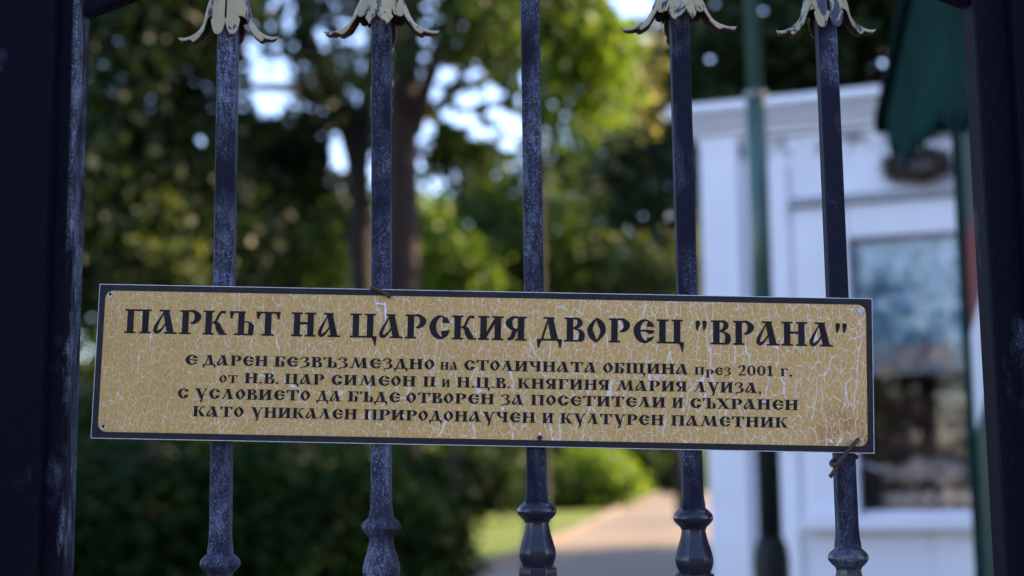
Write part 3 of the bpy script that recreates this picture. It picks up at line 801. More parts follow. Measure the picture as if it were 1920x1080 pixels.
lx0, lz1 = kx(1500, 385)
KWID, KDEP = 2.6, 2.2
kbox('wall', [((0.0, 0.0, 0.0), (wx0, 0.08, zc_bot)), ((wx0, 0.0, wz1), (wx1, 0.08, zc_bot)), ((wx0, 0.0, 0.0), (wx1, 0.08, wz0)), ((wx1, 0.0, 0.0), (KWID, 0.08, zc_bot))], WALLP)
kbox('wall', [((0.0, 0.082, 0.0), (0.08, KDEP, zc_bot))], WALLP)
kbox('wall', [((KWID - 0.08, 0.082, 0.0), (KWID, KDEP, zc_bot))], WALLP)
kbox('wall', [((0.083, KDEP - 0.08, 0.0), (KWID - 0.083, KDEP - 0.002, zc_bot))], DARK)
hC = zc_top - zc_bot
cs = [(0.0, 0.20, 0.03), (0.20, 0.38, 0.065), (0.38, 0.44, 0.04), (0.44, 0.64, 0.10), (0.64, 0.70, 0.07), (0.70, 1.0, 0.15)]
kbox('cornice', [((-o, -o, zc_bot + hC * a + 0.002), (KWID + o, KDEP + o, zc_bot + hC * b_)) for a, b_, o in cs], WHITE, 0.012)
px1 = kx(1396, 600)[0]
kbox('pilaster', [((-0.02, -0.045, 0.0), (px1, -0.002, zc_bot))], WHITE, 0.006)
b1, b2 = kx(1436, 600)[0], kx(1487, 600)[0]
kbox('board', [((b1, -0.022, 0.0), (b2, -0.002, zc_bot - 0.14))], WHITE, 0.006)
fx0 = kx(1503, 600)[0]
fr = kbox('window', [((fx0, -0.05, wz0 - 0.02), (wx0, -0.002, lz1 - 0.02)), ((wx0 + 0.001, -0.05, wz1), (wx1 + 0.1, -0.002, lz1 - 0.02)), ((wx1 + 0.001, -0.05, wz0), (wx1 + 0.1, -0.002, wz1 - 0.001))], WHITE, 0.008)
kbox('shadow_line', [((fx0 - 0.03, -0.085, lz1 - 0.018), (wx1 + 0.14, -0.002, lz1 + 0.022))], plain('shadow_grey', (0.32, 0.33, 0.36), 0.6), 0.004, fr)  # grey colour stands in for the shadow line above the lintel
kbox('sill', [((fx0 - 0.02, -0.10, wz0 - 0.085), (wx1 + 0.14, -0.002, wz0 - 0.022))], WHITE, 0.008, fr)
gm, gnt, gb = mat('window_glass')
gb.inputs['Roughness'].default_value = 0.02
gb.inputs['Base Color'].default_value = (0.02, 0.022, 0.025, 1)
gb.inputs['Specular IOR Level'].default_value = 0.9
trn = nd(gnt, 'ShaderNodeBsdfTransparent')
msx = nd(gnt, 'ShaderNodeMixShader')
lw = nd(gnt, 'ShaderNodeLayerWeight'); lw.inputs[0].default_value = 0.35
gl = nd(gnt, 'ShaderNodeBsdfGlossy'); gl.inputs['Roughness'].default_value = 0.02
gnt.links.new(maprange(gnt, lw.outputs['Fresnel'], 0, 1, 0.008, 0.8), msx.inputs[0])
gnt.links.new(trn.outputs[0], msx.inputs[1]); gnt.links.new(gl.outputs[0], msx.inputs[2])
gnt.links.new(msx.outputs[0], gnt.nodes['Material Output'].inputs[0])
kbox('pane', [((wx0, 0.025, wz0), (wx1, 0.031, wz1))], gm, 0, fr)
# what stands behind the glass: a board painted with the glass's mottled blue reflection above, a ledge with stacked stones below
zmid = kx(1700, 700)[1]
def reflection_mat():
    m, nt, b = mat('painted_reflection')
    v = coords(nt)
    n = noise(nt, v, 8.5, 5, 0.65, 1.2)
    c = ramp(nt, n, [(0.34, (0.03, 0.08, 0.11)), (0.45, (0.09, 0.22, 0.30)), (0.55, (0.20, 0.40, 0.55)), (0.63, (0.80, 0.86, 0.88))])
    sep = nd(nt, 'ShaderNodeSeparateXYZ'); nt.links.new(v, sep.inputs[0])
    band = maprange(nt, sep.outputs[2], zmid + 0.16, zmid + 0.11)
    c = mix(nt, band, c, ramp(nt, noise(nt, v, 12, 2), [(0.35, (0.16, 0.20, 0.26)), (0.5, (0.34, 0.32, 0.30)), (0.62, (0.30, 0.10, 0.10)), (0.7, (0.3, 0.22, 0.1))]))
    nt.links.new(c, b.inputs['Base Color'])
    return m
def kthing(name, label, cat, boxes, mt, bevel=0.0):
    o = kbox(name, boxes, mt, bevel)
    o.parent = None
    o.location, o.rotation_euler = P0, (0, 0, KA)
    return tag(o, label, cat)
kthing('reflection_board', 'board painted with a mottled blue sky reflection in the upper half of the kiosk window', 'reflection_board', [((wx0 + 0.002, 0.05, zmid), (wx1 - 0.002, 0.06, wz1 - 0.01))], reflection_mat())
kbox('ledge', [((wx0 - 0.05, 0.09, wz0 - 0.06), (wx1 + 0.05, 0.49, wz0 - 0.02))], plain('ledge_wood', (0.13, 0.10, 0.09), 0.8, 0.4, 15))
kbox('inner_board', [((wx0 - 0.1, 0.5, wz0 - 0.019), (wx1 + 0.1, 0.53, wz1))], plain('brown_board', (0.16, 0.09, 0.065), 0.8, 0.9, 9))
STONE = plain('pale_stone', (0.55, 0.43, 0.37), 0.9, 0.5, 9)
rs = random.Random(5)
sx = wx0 + 0.05
nst = 0
for row, (zb, cnt) in enumerate(((wz0 - 0.018, 6), (wz0 + 0.115, 5))):
    for k in range(cnt):
        r = rs.uniform(0.05, 0.066)
        cxs = wx0 + 0.07 + (wx1 - wx0 - 0.14) * (k + 0.5 * row) / 5.0 + rs.uniform(-0.01, 0.01)
        bm = bmesh.new()
        bmesh.ops.create_icosphere(bm, subdivisions=2, radius=1)
        for v_ in bm.verts: v_.co = Vector((v_.co.x * r, v_.co.y * r * 0.9, v_.co.z * r)) * rs.uniform(0.9, 1.06)
        me = bpy.data.meshes.new('stone'); bm.to_mesh(me); bm.free()
        me.materials.append(STONE)
        o = bpy.data.objects.new('stone', me); col.objects.link(o)
        o.location = P0 + KR @ Vector((cxs, 0.15 + rs.uniform(-.02, .02), zb + r * 0.95)); o.rotation_euler = (0, 0, rs.uniform(0, 6))
        tag(o, 'pale rounded stone in the %s row on the ledge behind the kiosk glass' % ('lower', 'upper')[row], 'stone', 'stones in the %s row behind the glass' % ('lower', 'upper')[row])
mx0, mz1 = kx(1612, 862); mx1, mz0 = kx(1652, 948)
kthing('ticket_box', 'black box with a slanted white top in the kiosk window corner', 'box', [((wx0 + 0.003, 0.04, wz0 - 0.018), (mx1, 0.16, mz1 - 0.05))], DARK, 0.004)
lidv = MB().box((wx0 + 0.003, 0.036, mz1 - 0.046), (mx1 + 0.005, 0.17, mz1 - 0.03))
lidv.v = [(x, y, z + (0.035 if (x < mx0 + 0.05) else 0.0) - 0.01) for x, y, z in lidv.v]
tb = bpy.data.objects['ticket_box']
lm = lidv.mesh('lid'); lm.materials.append(WHITE)
lo = bpy.data.objects.new('lid', lm); col.objects.link(lo); lo.parent = tb
# white meter cupboard fixed to the kiosk's left side
hz1, hz0 = at(1310, 405, 7.6).z, at(1318, 488, 7.6).z
hbox = kbox('side_cupboard', [((-0.16, 0.75, hz0), (-0.002, 1.2, hz1))], WHITE, 0.006)
# ring of twigs on the kiosk wall behind the jagged boards
nx, nz = kx(1722, 308)
nb = MB()
rs = random.Random(3)
for i in range(170):
    a = rs.uniform(0, 2 * math.pi)
    q = Vector((nx + 0.125 * math.cos(a) * rs.uniform(0.75, 1.1), -rs.uniform(0.01, 0.16), nz + 0.055 * math.sin(a) * rs.uniform(0.5, 1.1) - 0.02))
    t = Vector((-math.sin(a), rs.uniform(-.5, .5), 0.5 * math.cos(a) + rs.uniform(-.3, .3))).normalized() * 0.07
    nb.tube([KR @ (q - t) + P0, KR @ (q + Vector((0, -0.008, 0))) + P0, KR @ (q + t) + P0], 0.004, 5)
nest = nb.build('twig_nest', NEST)
tag(nest, 'dark brown round nest of twigs on the white kiosk wall under jagged boards', 'nest')

# ------------------------------------------------------------------ green lamp pole in front of the kiosk
pd = 5.3
pb_ = at(1438, 800, pd)
pole = thing('lamp_pole', 'green steel pole with stepped sections in front of the white kiosk', 'pole', (pb_.x, pb_.y, 0))
cx_, cy_ = pb_.x, pb_.y
zj = at(1408, 180, pd).z; zb = at(1445, 1028, pd).z
MB().lathe([(0.066, 0.0), (0.066, zb - 0.03), (0.058, zb + 0.01), (0.042, zb + 0.045)], (cx_, cy_), 20).build('base', POLE_DK, pole, smooth=True)
zs = at(1440, 700, pd).z
MB().lathe([(0.0385, zs), (0.0375, zj)], (cx_, cy_), 20).build('shaft', GREEN_POLE, pole, smooth=True)
MB().lathe([(0.0430, zb + 0.04), (0.0430, zs), (0.038, zs + 0.01)], (cx_, cy_), 20).build('lower_shaft', POLE_DK, pole, smooth=True)
MB().lathe([(0.036, zj - 0.012), (0.044, zj - 0.010), (0.044, zj + 0.012), (0.036, zj + 0.014)], (cx_, cy_), 20).build('joint_ring', plain('worn_ring', (0.2, 0.22, 0.21), 0.5), pole)
MB().lathe([(0.0300, zj), (0.0290, 4.6)], (cx_, cy_), 20).build('upper_shaft', GREEN_POLE, pole, smooth=True)
MB().lathe([(0.03, 4.6), (0.13, 4.66), (0.17, 4.9), (0.12, 5.1), (0.02, 5.16)], (cx_, cy_), 16).build('lantern', plain('lantern_glass', (0.6, 0.6, 0.58), 0.3), pole, smooth=True)

# ------------------------------------------------------------------ striped guard booth with green roof
XB = 1.15
yb0, yb1 = 2.95 - 1.2, 3.63 - 1.2
booth = thing('guard_booth', 'guard booth striped green red and white under a dark green plank roof', 'booth', (XB, yb0, 0))
def stripes():
    m, nt, b = mat('tricolour_stripes')
    g = nd(nt, 'ShaderNodeNewGeometry')
    sep = nd(nt, 'ShaderNodeSeparateXYZ'); nt.links.new(g.outputs['Position'], sep.inputs[0])
    q = mth(nt, 'ADD', sep.outputs[2], mth(nt, 'MULTIPLY', mth(nt, 'SUBTRACT', sep.outputs[1], 2.36), 0.9))
    q = maprange(nt, q, 0.0, 3.0)
    c = ramp(nt, q, [(0.0, (0.007, 0.03, 0.022)), (1.635 / 3, (0.52, 0.53, 0.58)), (1.885 / 3, (0.12, 0.006, 0.009)), (2.12 / 3, (0.006, 0.028, 0.022))], 'CONSTANT')
    nt.links.new(c, b.inputs['Base Color'])
    b.inputs['Roughness'].default_value = 0.45
    return m
MB().box((XB + 0.012, yb0, 0), (XB + 0.9, yb1 - 0.03, 2.45)).build('wall', stripes(), booth)
MB().box((XB, yb1 - 0.032, 0), (XB + 0.05, yb1, 2.45)).build('corner_post', GREEN, booth, bevel=0.004)
ye = 4.28 - 1.2                                  # far eave
yr = 3.05 - 1.2                                  # ridge
pitch = math.atan2(0.29, 0.37)
ze = at(1640, 250, 4.28).z
zr_ = ze + (ye - yr) * math.tan(pitch)
XO = at(1640, 250, 4.28).x
roof = MB()
for y_e in (ye, 2 * yr - ye):
    roof.add([(XO, y_e, ze), (2.3, y_e, ze), (2.3, yr, zr_), (XO, yr, zr_), (XO, y_e, ze + 0.05), (2.3, y_e, ze + 0.05), (2.3, yr, zr_ + 0.05), (XO, yr, zr_ + 0.05)],
             [(0, 1, 2, 3), (4, 7, 6, 5), (0, 4, 5, 1), (0, 3, 7, 4), (1, 5, 6, 2), (2, 6, 7, 3)])
roof.build('roof', GREEN_DK, booth)
rs = random.Random(11)
pl = MB()
y = 2 * yr - ye + 0.12
while y < ye - 0.10:
    wdt = 0.06
    yc = y + wdt / 2
    top = zr_ - abs(yc - yr) * math.tan(pitch) - 0.03 
    bot = 2.40 + rs.uniform(-0.045, 0.045)
    if top - bot > 0.03:
        x0, x1 = XB - 0.004 - 0.004 * (int(y * 100) % 2), XB + 0.008
        t1 = zr_ - abs(y - yr) * math.tan(pitch) - 0.005; t2 = zr_ - abs(y + wdt - yr) * math.tan(pitch) - 0.005
        prof = [(y, bot + 0.05), (yc, bot), (y + wdt - 0.003, bot + 0.05), (y + wdt - 0.003, t2), (y, t1)]
        n = 5
        pl.add([(x0, a, b_) for a, b_ in prof] + [(x1, a, b_) for a, b_ in prof], [tuple(range(5)), tuple(range(9, 4, -1))] + [(k, (k + 1) % n, n + (k + 1) % n, n + k) for k in range(n)])
    y += wdt
pl.build('gable_boards', GREEN, booth)

# ------------------------------------------------------------------ trees and shrubs
PI2 = 2 * math.pi
CMT = np.array(CM.transposed())
def project(p):
    q = (p - np.array(CAM)) @ CMT.T
    return 960 + FPX * q[:, 0] / -q[:, 2], 540 - FPX * q[:, 1] / -q[:, 2]
def leaf_mesh(name, centres, sizes, mt, parent=None):
    n = len(centres)
    a = rng.normal(size=(n, 3)); a /= np.linalg.norm(a, axis=1, keepdims=True)
    b_ = rng.normal(size=(n, 3)); b_ -= a * (a * b_).sum(1, keepdims=True); b_ /= np.linalg.norm(b_, axis=1, keepdims=True)
    c = np.cross(a, b_)
    L, Wn = sizes[:, None], sizes[:, None] * rng.uniform(0.5, 0.8, (n, 1))
    v = np.stack([centres - a * L * 0.5, centres + b_ * Wn * 0.5 + c * L * 0.06, centres + a * L * 0.5, centres - b_ * Wn * 0.5 + c * L * 0.06], 1).reshape(-1, 3)
    me = bpy.data.meshes.new(name)
    me.vertices.add(4 * n); me.loops.add(4 * n); me.polygons.add(n)
    me.vertices.foreach_set('co', v.astype(np.float32).ravel())
    me.loops.foreach_set('vertex_index', np.arange(4 * n, dtype=np.int32))
    me.polygons.foreach_set('loop_start', np.arange(0, 4 * n, 4, dtype=np.int32))
    me.polygons.foreach_set('loop_total', np.full(n, 4, dtype=np.int32))
    me.update(); me.validate()
    return link(name, me, mt, parent)
def clumped(blobs, n, clump, per):
    """leaf positions: ellipsoid blobs (centre, radii) filled with small clumps"""
    vol = np.array([b[1][0] * b[1][1] * b[1][2] for b in blobs]) ** 0.75
    vol /= vol.sum()
    nc = max(1, n // per)
    which = rng.choice(len(blobs), nc, p=vol)
    d = rng.normal(size=(nc, 3)); d /= np.linalg.norm(d, axis=1, keepdims=True)
    d *= rng.uniform(0.15, 1.0, (nc, 1)) ** 0.45
    cs_ = np.array([blobs[i][0] for i in which]) + d * np.array([blobs[i][1] for i in which])
    pts = np.repeat(cs_, per, 0) + rng.normal(size=(nc * per, 3)) * clump * np.array((1, 1, 0.7))
    return pts
# openings in the canopy where the sky shows (photo pixels: x, y, rx, ry)
GAPS = [(502, 160, 34, 58), (475, 95, 18, 22), (640, 285, 24, 44), (560, 15, 22, 16), (606, 75, 14, 24), (375, 265, 14, 13), (1195, 10, 48, 26), (1255, 405, 14, 11), (985, 150, 16, 22), (860, 40, 18, 18),
        (812, 175, 20, 16), (838, 140, 20, 14), (880, 185, 24, 18), (925, 175, 22, 18), (870, 225, 28, 16), (905, 250, 30, 16), (842, 215, 16, 14), (800, 240, 16, 16), (960, 235, 22, 22), (930, 215, 18, 14), (890, 140, 16, 12), (950, 270, 18, 12), (1330, 110, 13, 12), (1430, 20, 14, 12), (1632, 128, 9, 9), (1655, 118, 11, 9), (1610, 40, 9, 8), (1560, 130, 12, 10), (1340, 10, 12, 10)]
def thin(p, keep=0.03):
    x, y = project(p)
    m = np.zeros(len(p), bool)
    for gx, gy, rx, ry in GAPS: m |= ((x - gx) / rx) ** 2 + ((y - gy) / ry) ** 2 < rng.uniform(0.75, 1.25, len(p))
    return p[~m | (rng.random(len(p)) < keep)]
def vec(p): return np.array((p.x, p.y, p.z))
def pxblob(px, py, rx, ry, d, dep=None):
    k = d / FPX
    return (vec(at(px, py, d)), np.array((rx * k, dep or (rx + ry) * 0.45 * k, ry * k)))
def trunk_mesh(base, pts, r0, limbs=()):
    mb = MB()
    q = cr([tuple(p) for p in pts], 6)
    n = len(q)
    rr_ = [r0 * (1.35 - 0.35 * min(1, i / 5)) * (1 - 0.6 * i / n) for i in range(n)]
    mb.tube(q, rr_, 14)
    for lp_, lr in limbs:
        q = cr([tuple(p) for p in lp_], 5)
        mb.tube(q, [lr * (1 - 0.75 * i / len(q)) for i in range(len(q))], 8)
    return mb
def tree(name, label, cat, d, px, blobs, n, mt, size, r0, bk=None, clump=0.35, per=14, lean=None, group=None, gaps=True, limbs=True):
    """a tree standing at pixel column px, forward distance d; trunk runs up into the first blob"""
    b0 = at(px, 890, d)
    base = Vector((b0.x, b0.y, gz(d)))
    t = thing(name, label, cat, tuple(base), group)
    top = Vector(blobs[0][0]) + Vector((0, 0, blobs[0][1][2] * 0.5))
    mid = lean or [base.lerp(top, 0.35) + Vector((0.02 * d * 0.1, 0, 0)), base.lerp(top, 0.7)]
    lim = []
    if limbs:
        for c, r_ in blobs[:9]:
            s = base.lerp(top, random.uniform(0.45, 0.75))
            c = Vector(c)
            if (c - s).length > 0.6: lim.append(([s, s.lerp(c, 0.5) + Vector((0, 0, 0.12 * (c - s).length)), c], r0 * 0.38))
    trunk_mesh(base, [base - Vector((0, 0, 0.1)), *mid, top], r0, lim).build('trunk', bk or BARK_DK, t, smooth=True)
    p = clumped(blobs, n, clump, per)
    p = p[p[:, 2] > gz(d) + 0.05]
    if gaps: p = thin(p)
    leaf_mesh('crown', p, size * rng.uniform(0.6, 1.3, len(p)), mt, t)
    return t

# the two big-trunked trees in the middle distance
dT = 15
tB = [at(748, 1000, dT), at(750, 700, dT), at(752, 480, dT), at(754, 250, dT), at(762, 60, dT), at(775, -220, dT), at(790, -500, dT)]
base = Vector((tB[0].x, tB[0].y, gz(dT)))
t = thing('park_tree', 'tall tree with a thick reddish trunk lit on its right side', 'tree', tuple(base))
limbs = [([at(775, 250, dT), at(815, 120, dT - .3), at(900, -40, dT - .6), at(960, -200, dT - 1)], 0.10), ([at(765, 120, dT), at(715, 20, dT + .4), at(650, -80, dT + .8)], 0.10), ([at(772, -40, dT), at(860, -160, dT), at(990, -260, dT)], 0.09)]
mbt = MB()
q = cr([tuple(p) for p in [base - Vector((0, 0, 0.1))] + tB[1:]], 8)
mbt.tube(q, [0.215 * (1 - 0.35 * i / len(q)) + 0.10 * math.exp(-i / 2.5) for i in range(len(q))], 18)
for lp_, lr in limbs:
    qq = cr([tuple(p) for p in lp_], 5); mbt.tube(qq, [lr * (1 - .7 * i / len(qq)) for i in range(len(qq))], 9)
mbt.build('trunk', BARK, t, smooth=True)
bl = [pxblob(800, -260, 330, 190, dT, 2.2), pxblob(880, 30, 110, 70, dT - 1, 0.8), pxblob(1010, -60, 130, 110, dT, 1.2), pxblob(660, -40, 130, 70, dT + 1, 0.9), pxblob(700, 110, 60, 40, dT - .8, 0.5), pxblob(950, 110, 60, 40, dT - 1, 0.5), pxblob(870, 300, 80, 40, dT + 2, 0.6), pxblob(820, 90, 50, 30, dT, .4), pxblob(890, 180, 100, 90, dT + 1.5, 0.8), pxblob(850, 270, 60, 50, dT + 1.5, .6)]
p = thin(clumped(bl, 19000, 0.16, 12))
leaf_mesh('crown', p, 0.13 * rng.uniform(0.6, 1.3, len(p)), LEAF_MID, t)

dA = 17
tA_ = [at(690, 1000, dA), at(684, 700, dA), at(678, 500, dA), at(672, 330, dA), at(640, 210, dA), at(600, 120, dA), at(568, 30, dA), at(545, -120, dA), at(530, -300, dA)]
base = Vector((tA_[0].x, tA_[0].y, gz(dA)))
t = thing('park_tree', 'dark slender tree bending left behind the second bar', 'tree', tuple(base))
mbt = MB()
q = cr([tuple(p) for p in [base - Vector((0, 0, 0.1))] + tA_[1:]], 6)
mbt.tube(q, [0.17 * (1 - 0.55 * i / len(q)) + 0.06 * math.exp(-i / 2.5) for i in range(len(q))], 14)
for lp_, lr in [([at(672, 330, dA), at(690, 180, dA), at(700, 20, dA), at(720, -200, dA)], 0.13), ([at(640, 212, dA), at(560, 170, dA - .5), at(470, 165, dA - 1), at(400, 190, dA - 1)], 0.09)]:
    qq = cr([tuple(p) for p in lp_], 5); mbt.tube(qq, [lr * (1 - .7 * i / len(qq)) for i in range(len(qq))], 9)
mbt.build('trunk', BARK_DK, t, smooth=True)
bl = [pxblob(540, -180, 240, 120, dA, 1.5), pxblob(590, 210, 60, 50, dA, 0.6), pxblob(560, 70, 50, 40, dA, .5), pxblob(610, 40, 40, 40, dA, .5), pxblob(430, 110, 60, 60, dA - 1, 0.6), pxblob(620, 130, 50, 50, dA, .6), pxblob(440, 260, 90, 70, dA, .8), pxblob(560, 300, 70, 60, dA + 1, .8), pxblob(690, 240, 50, 60, dA + 1, .5)]
p = thin(clumped(bl, 9000, 0.18, 12))
leaf_mesh('crown', p, 0.14 * rng.uniform(0.6, 1.3, len(p)), LEAF_DARK, t)

# left dark trees
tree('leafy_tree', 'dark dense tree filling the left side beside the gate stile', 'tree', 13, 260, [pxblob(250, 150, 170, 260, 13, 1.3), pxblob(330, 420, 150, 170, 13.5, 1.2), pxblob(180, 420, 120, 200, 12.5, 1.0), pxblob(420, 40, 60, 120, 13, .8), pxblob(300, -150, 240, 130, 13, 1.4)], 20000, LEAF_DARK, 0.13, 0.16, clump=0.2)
tree('leafy_tree', 'dull green tree between the first and second bars', 'tree', 19, 560, [pxblob(540, 360, 130, 120, 19, 1.4), pxblob(430, 420, 110, 170, 19, 1.4), pxblob(600, 470, 90, 90, 18.5, 1.0), pxblob(500, 270, 70, 40, 19, 1.0)], 8000, LEAF_MID, 0.17, 0.14, clump=0.22)
# sunlit lower growth behind the trunks
tree('sunlit_shrub', 'pale sunlit shrub low between the first two bars', 'shrub', 24, 590, [pxblob(590, 500, 110, 70, 24, 1.2), pxblob(480, 520, 90, 60, 24, 1.2), pxblob(650, 440, 50, 50, 25, .8)], 4200, LEAF_OLIVE, 0.2, 0.07, clump=0.22, gaps=False)
tree('sunlit_shrub', 'bright yellow green bush just right of the thick trunk', 'shrub', 26, 850, [pxblob(840, 500, 80, 60, 26, 1.0), pxblob(800, 430, 50, 50, 26, .8), pxblob(880, 560, 60, 60, 26, .8)], 3600, LEAF_BRIGHT, 0.2, 0.07, clump=0.22, gaps=False)
tree('sunlit_patches', 'flat olive leaf patches added as sunlit spots left of the first bar', 'leaf_patches', 12.2, 300, [pxblob(270, 470, 60, 16, 12.2, .3), pxblob(195, 415, 34, 10, 12.2, .2), pxblob(330, 475, 36, 14, 12, .2), pxblob(240, 520, 50, 12, 12.2, .2), pxblob(350, 520, 40, 14, 12.2, .2), pxblob(215, 300, 24, 8, 12.2, .2), pxblob(300, 385, 24, 10, 12.2, .2)], 620, LEAF_OLIVE, 0.12, 0.03, clump=0.05, gaps=False, limbs=False)  # leaf patches placed in front to mimic sunlit growth further back
# centre: fresh bright foliage high up, yellowing tree behind
tree('maple_tree', 'fresh light green tree high behind the middle bar', 'tree', 19, 1000, [pxblob(1003, -120, 160, 90, 19, 1.2), pxblob(1070, 40, 120, 90, 19, 1.1), pxblob(1090, 160, 90, 70, 19, 0.9), pxblob(940, 30, 70, 50, 19, .8), pxblob(1120, 90, 70, 60, 18.5, .8)], 7000, LEAF_BRIGHT, 0.17, 0.13, clump=0.2)
tree('yellowing_tree', 'yellowing tree glowing left of the fourth bar', 'tree', 34, 1283, [pxblob(1195, 220, 65, 110, 34, 1.4), pxblob(1170, 330, 60, 60, 34, 1.2), pxblob(1230, 120, 50, 60, 34, 1.2)], 3600, LEAF_YELLOW, 0.28, 0.16, clump=0.3)
tree('leafy_tree', 'mid green tree standing behind the middle bar', 'tree', 28, 1005, [pxblob(1020, 420, 150, 150, 28, 2.0), pxblob(900, 420, 90, 110, 29, 1.6), pxblob(1080, 560, 130, 130, 28, 1.8), pxblob(930, 620, 110, 110, 28, 1.6), pxblob(1060, 270, 90, 70, 28, 1.2)], 10000, LEAF_MID, 0.22, 0.18, clump=0.3)
# dark tree beside and above the kiosk
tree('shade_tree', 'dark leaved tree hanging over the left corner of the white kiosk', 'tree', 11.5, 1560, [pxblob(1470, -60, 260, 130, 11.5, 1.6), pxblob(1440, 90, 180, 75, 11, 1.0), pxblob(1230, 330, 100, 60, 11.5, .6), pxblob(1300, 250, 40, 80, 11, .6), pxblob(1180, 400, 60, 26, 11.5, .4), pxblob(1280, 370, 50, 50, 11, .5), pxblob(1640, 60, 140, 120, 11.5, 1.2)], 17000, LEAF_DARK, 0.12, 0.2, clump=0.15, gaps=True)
tree('olive_shrub', 'olive green bush lit beside the white kiosk corner', 'shrub', 27, 1400, [pxblob(1240, 500, 110, 70, 27, 1.4), pxblob(1290, 470, 60, 60, 27, 1.0), pxblob(1190, 570, 90, 60, 27, 1.0), pxblob(1270, 620, 90, 80, 27, 1.0)], 5200, LEAF_OLIVE, 0.2, 0.08, clump=0.25, gaps=False)
tree('leafy_tree', 'dark green tree standing behind the left corner of the kiosk', 'tree', 16.6, 1420, [pxblob(1385, 220, 125, 190, 16.6, 0.9), pxblob(1370, 20, 130, 130, 16.6, .9)], 4200, LEAF_MID, 0.14, 0.12, clump=0.18)
# low bushes beside the path
for i, (px, py, rx, ry, d, mt, lab) in enumerate([(880, 900, 90, 60, 34, LEAF_DARK, 'dark low bush between the hedge end and the lawn'), (1000, 925, 80, 45, 40, LEAF_MID, 'low green bush at the lawn edge below the middle bar'), (1110, 895, 85, 60, 41, LEAF_BRIGHT, 'bright low bush left of the sunlit path'), (1230, 870, 90, 55, 52, LEAF_MID, 'low green bush where the path disappears'), (1310, 880, 60, 50, 54, LEAF_BRIGHT, 'light green bush beside the kiosk pilaster foot'), (1060, 800, 110, 80, 44, LEAF_MID, 'wide green bush hidden mostly by the sign')]):
    tree('low_bush', lab, 'bush', d, px, [pxblob(px, py, rx, ry, d), pxblob(px - rx * .5, py + ry * .3, rx * .6, ry * .7, d), pxblob(px + rx * .5, py + ry * .35, rx * .6, ry * .6, d)], 2600, mt, 0.26, 0.06, clump=0.22, gaps=False, limbs=False)
# dark evergreen shrubs at lower left
for i, (px, py, rx, ry, d, lab) in enumerate([(190, 990, 170, 165, 9.5, 'dark evergreen shrub at the lower left beside the stile'), (440, 995, 170, 165, 10, 'dark evergreen shrub below the sign behind the first bar'), (650, 1000, 150, 165, 10.5, 'dark evergreen shrub low behind the second bar'), (770, 975, 88, 130, 12.2, 'upright dark evergreen shrub hiding the foot of the thick trunk'), (775, 1085, 95, 150, 11, 'rounded end of the dark evergreen shrubs beside the path')]):
    tree('evergreen_shrub', lab, 'shrub', d, px, [pxblob(px, py, rx, ry, d, .7), pxblob(px - rx * .5, py + 60, rx * .7, ry * .7, d, .6), pxblob(px + rx * .5, py + 70, rx * .7, ry * .65, d, .6), pxblob(px, py + 190, rx, ry, d, .7)], 13000, LEAF_CONIFER, 0.085, 0.05, clump=0.1, gaps=False, limbs=False)
# far belt of trees
for i, (px, py, rx, ry, d, mt, lab) in enumerate([
    (40, 500, 230, 430, 46, LEAF_MID, 'far green tree behind the left gate stile'),
    (300, 600, 170, 330, 50, LEAF_DARK, 'far dark tree seen left of the first bar'),
    (500, 560, 130, 290, 52, LEAF_MID, 'far tree seen between the first and second bars'),
    (700, 600, 130, 270, 55, LEAF_OLIVE, 'far olive tree behind the thick trunk'),
    (900, 600, 130, 260, 58, LEAF_MID, 'far green tree behind the sunlit bush'),
    (1090, 600, 130, 300, 60, LEAF_DARK, 'far dark tree seen between the third and fourth bars'),
    (1270, 620, 150, 210, 62, LEAF_OLIVE, 'far pale tree beyond the end of the path'),
    (1500, 560, 200, 330, 60, LEAF_MID, 'far tree hidden behind the white kiosk')]):
    tree('far_tree', lab, 'tree', d, px, [pxblob(px, py, rx, ry, d), pxblob(px - rx * .4, py + ry * .4, rx * .8, ry * .6, d), pxblob(px + rx * .4, py + ry * .4, rx * .8, ry * .6, d)], 6000, mt, 0.42, 0.3, clump=0.55, group='far belt of trees')
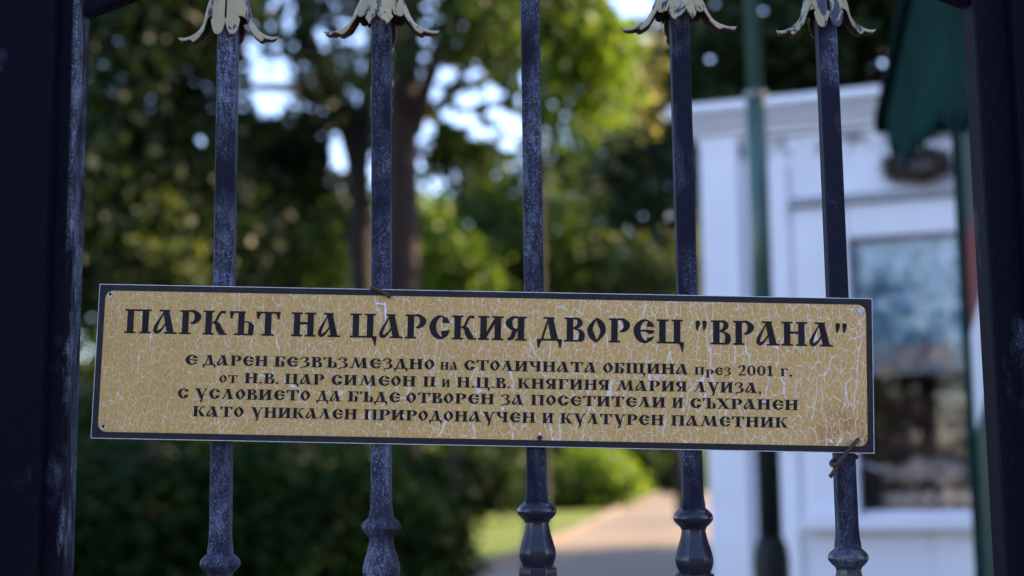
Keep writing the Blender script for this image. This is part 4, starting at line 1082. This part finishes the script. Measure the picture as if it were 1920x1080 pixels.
# unseen trees added on the right, out of the picture, to shade the gate, the kiosk and the near path
for i, (x, y, h, r, n) in enumerate([(6.5, 1.5, 9, 2.2, 16000), (9.5, 5.5, 11, 2.6, 18000), (8.5, 10.0, 11, 2.6, 18000), (12.5, 2.5, 12, 2.6, 16000), (10.5, 16.0, 10, 2.4, 11000), (12.5, 21.5, 10, 2.4, 12000), (10.5, 25.6, 9.5, 2.3, 15000), (11.4, 23.4, 10, 2.3, 12000), (7.3, 7.6, 10, 2.0, 12000)]):
    t = thing('shade_tree', ['unseen round dense tree added right of the gate for shade', 'unseen tall dense tree added right of the kiosk for shade', 'unseen dense tree added beyond the kiosk for shade', 'unseen tall tree added well right of the gate for shade', 'unseen smaller tree added right of the path for shade', 'unseen slim tree added right of the far path for shade', 'unseen rounded tree added right of the path bend for shade', 'unseen leafy tree added between the slim and rounded trees for shade', 'unseen dense tree added between the others right of the kiosk for shade'][i], 'tree', (x, y, 0))
    base = Vector((x, y, 0))
    trunk_mesh(base, [base, base + Vector((0.1, 0, h * .4)), base + Vector((0, .1, h * .8))], 0.22, [([base + Vector((0, 0, h * .35)), base + Vector((r * .4 * math.cos(a), r * .4 * math.sin(a), h * .5)), base + Vector((r * .8 * math.cos(a), r * .8 * math.sin(a), h * .65))], 0.09) for a in (0, 2, 4)]).build('trunk', BARK_DK, t, smooth=True)
    p = clumped([(np.array((x, y, h * 0.58)), np.array((r, r, h * 0.42))), (np.array((x, y, h * 0.35)), np.array((r * .9, r * .9, h * 0.22)))], n, 0.22, 12)
    leaf_mesh('crown', p, 0.2 * rng.uniform(0.6, 1.3, len(p)), LEAF_DARK, t)

# understory that closes the view below the crowns
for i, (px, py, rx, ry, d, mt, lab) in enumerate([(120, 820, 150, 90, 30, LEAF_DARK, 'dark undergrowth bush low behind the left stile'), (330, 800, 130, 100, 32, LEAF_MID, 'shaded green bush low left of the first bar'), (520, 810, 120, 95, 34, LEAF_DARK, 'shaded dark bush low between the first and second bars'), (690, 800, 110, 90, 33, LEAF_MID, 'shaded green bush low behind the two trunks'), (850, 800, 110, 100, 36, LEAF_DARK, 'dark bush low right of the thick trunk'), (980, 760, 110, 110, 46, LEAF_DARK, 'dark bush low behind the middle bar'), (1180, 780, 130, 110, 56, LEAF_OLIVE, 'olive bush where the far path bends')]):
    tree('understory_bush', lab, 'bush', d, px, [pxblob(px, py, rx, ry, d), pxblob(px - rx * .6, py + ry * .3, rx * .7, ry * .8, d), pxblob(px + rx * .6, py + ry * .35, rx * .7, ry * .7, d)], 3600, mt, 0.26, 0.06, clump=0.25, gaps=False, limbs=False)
# street trees behind the camera, mirrored in the glass and dark paint
for i, (x, y, h, r) in enumerate([(-17, -19, 7.5, 3.4), (-10.5, -17, 6.2, 3.0), (-4.5, -18, 7.2, 3.2), (1.5, -17.5, 6.4, 3.0), (7.5, -18.5, 7.5, 3.3), (14, -17, 6.5, 3.0)]):
    t = thing('street_tree', 'round street tree behind the camera position', 'tree', (x, y, 0), 'street trees opposite the gate')
    base = Vector((x, y, 0))
    trunk_mesh(base, [base, base + Vector((0.1, 0, h * .4)), base + Vector((0, .1, h * .8))], 0.2).build('trunk', BARK_DK, t, smooth=True)
    p = clumped([(np.array((x, y, h * 0.58)), np.array((r, r, h * 0.42))), (np.array((x, y, h * .25)), np.array((r, r, h * .25)))], 9000, 0.28, 12)
    leaf_mesh('crown', p[p[:, 2] > 0.05], 0.25 * rng.uniform(0.6, 1.3, int((p[:, 2] > 0.05).sum())), LEAF_DARK, t)
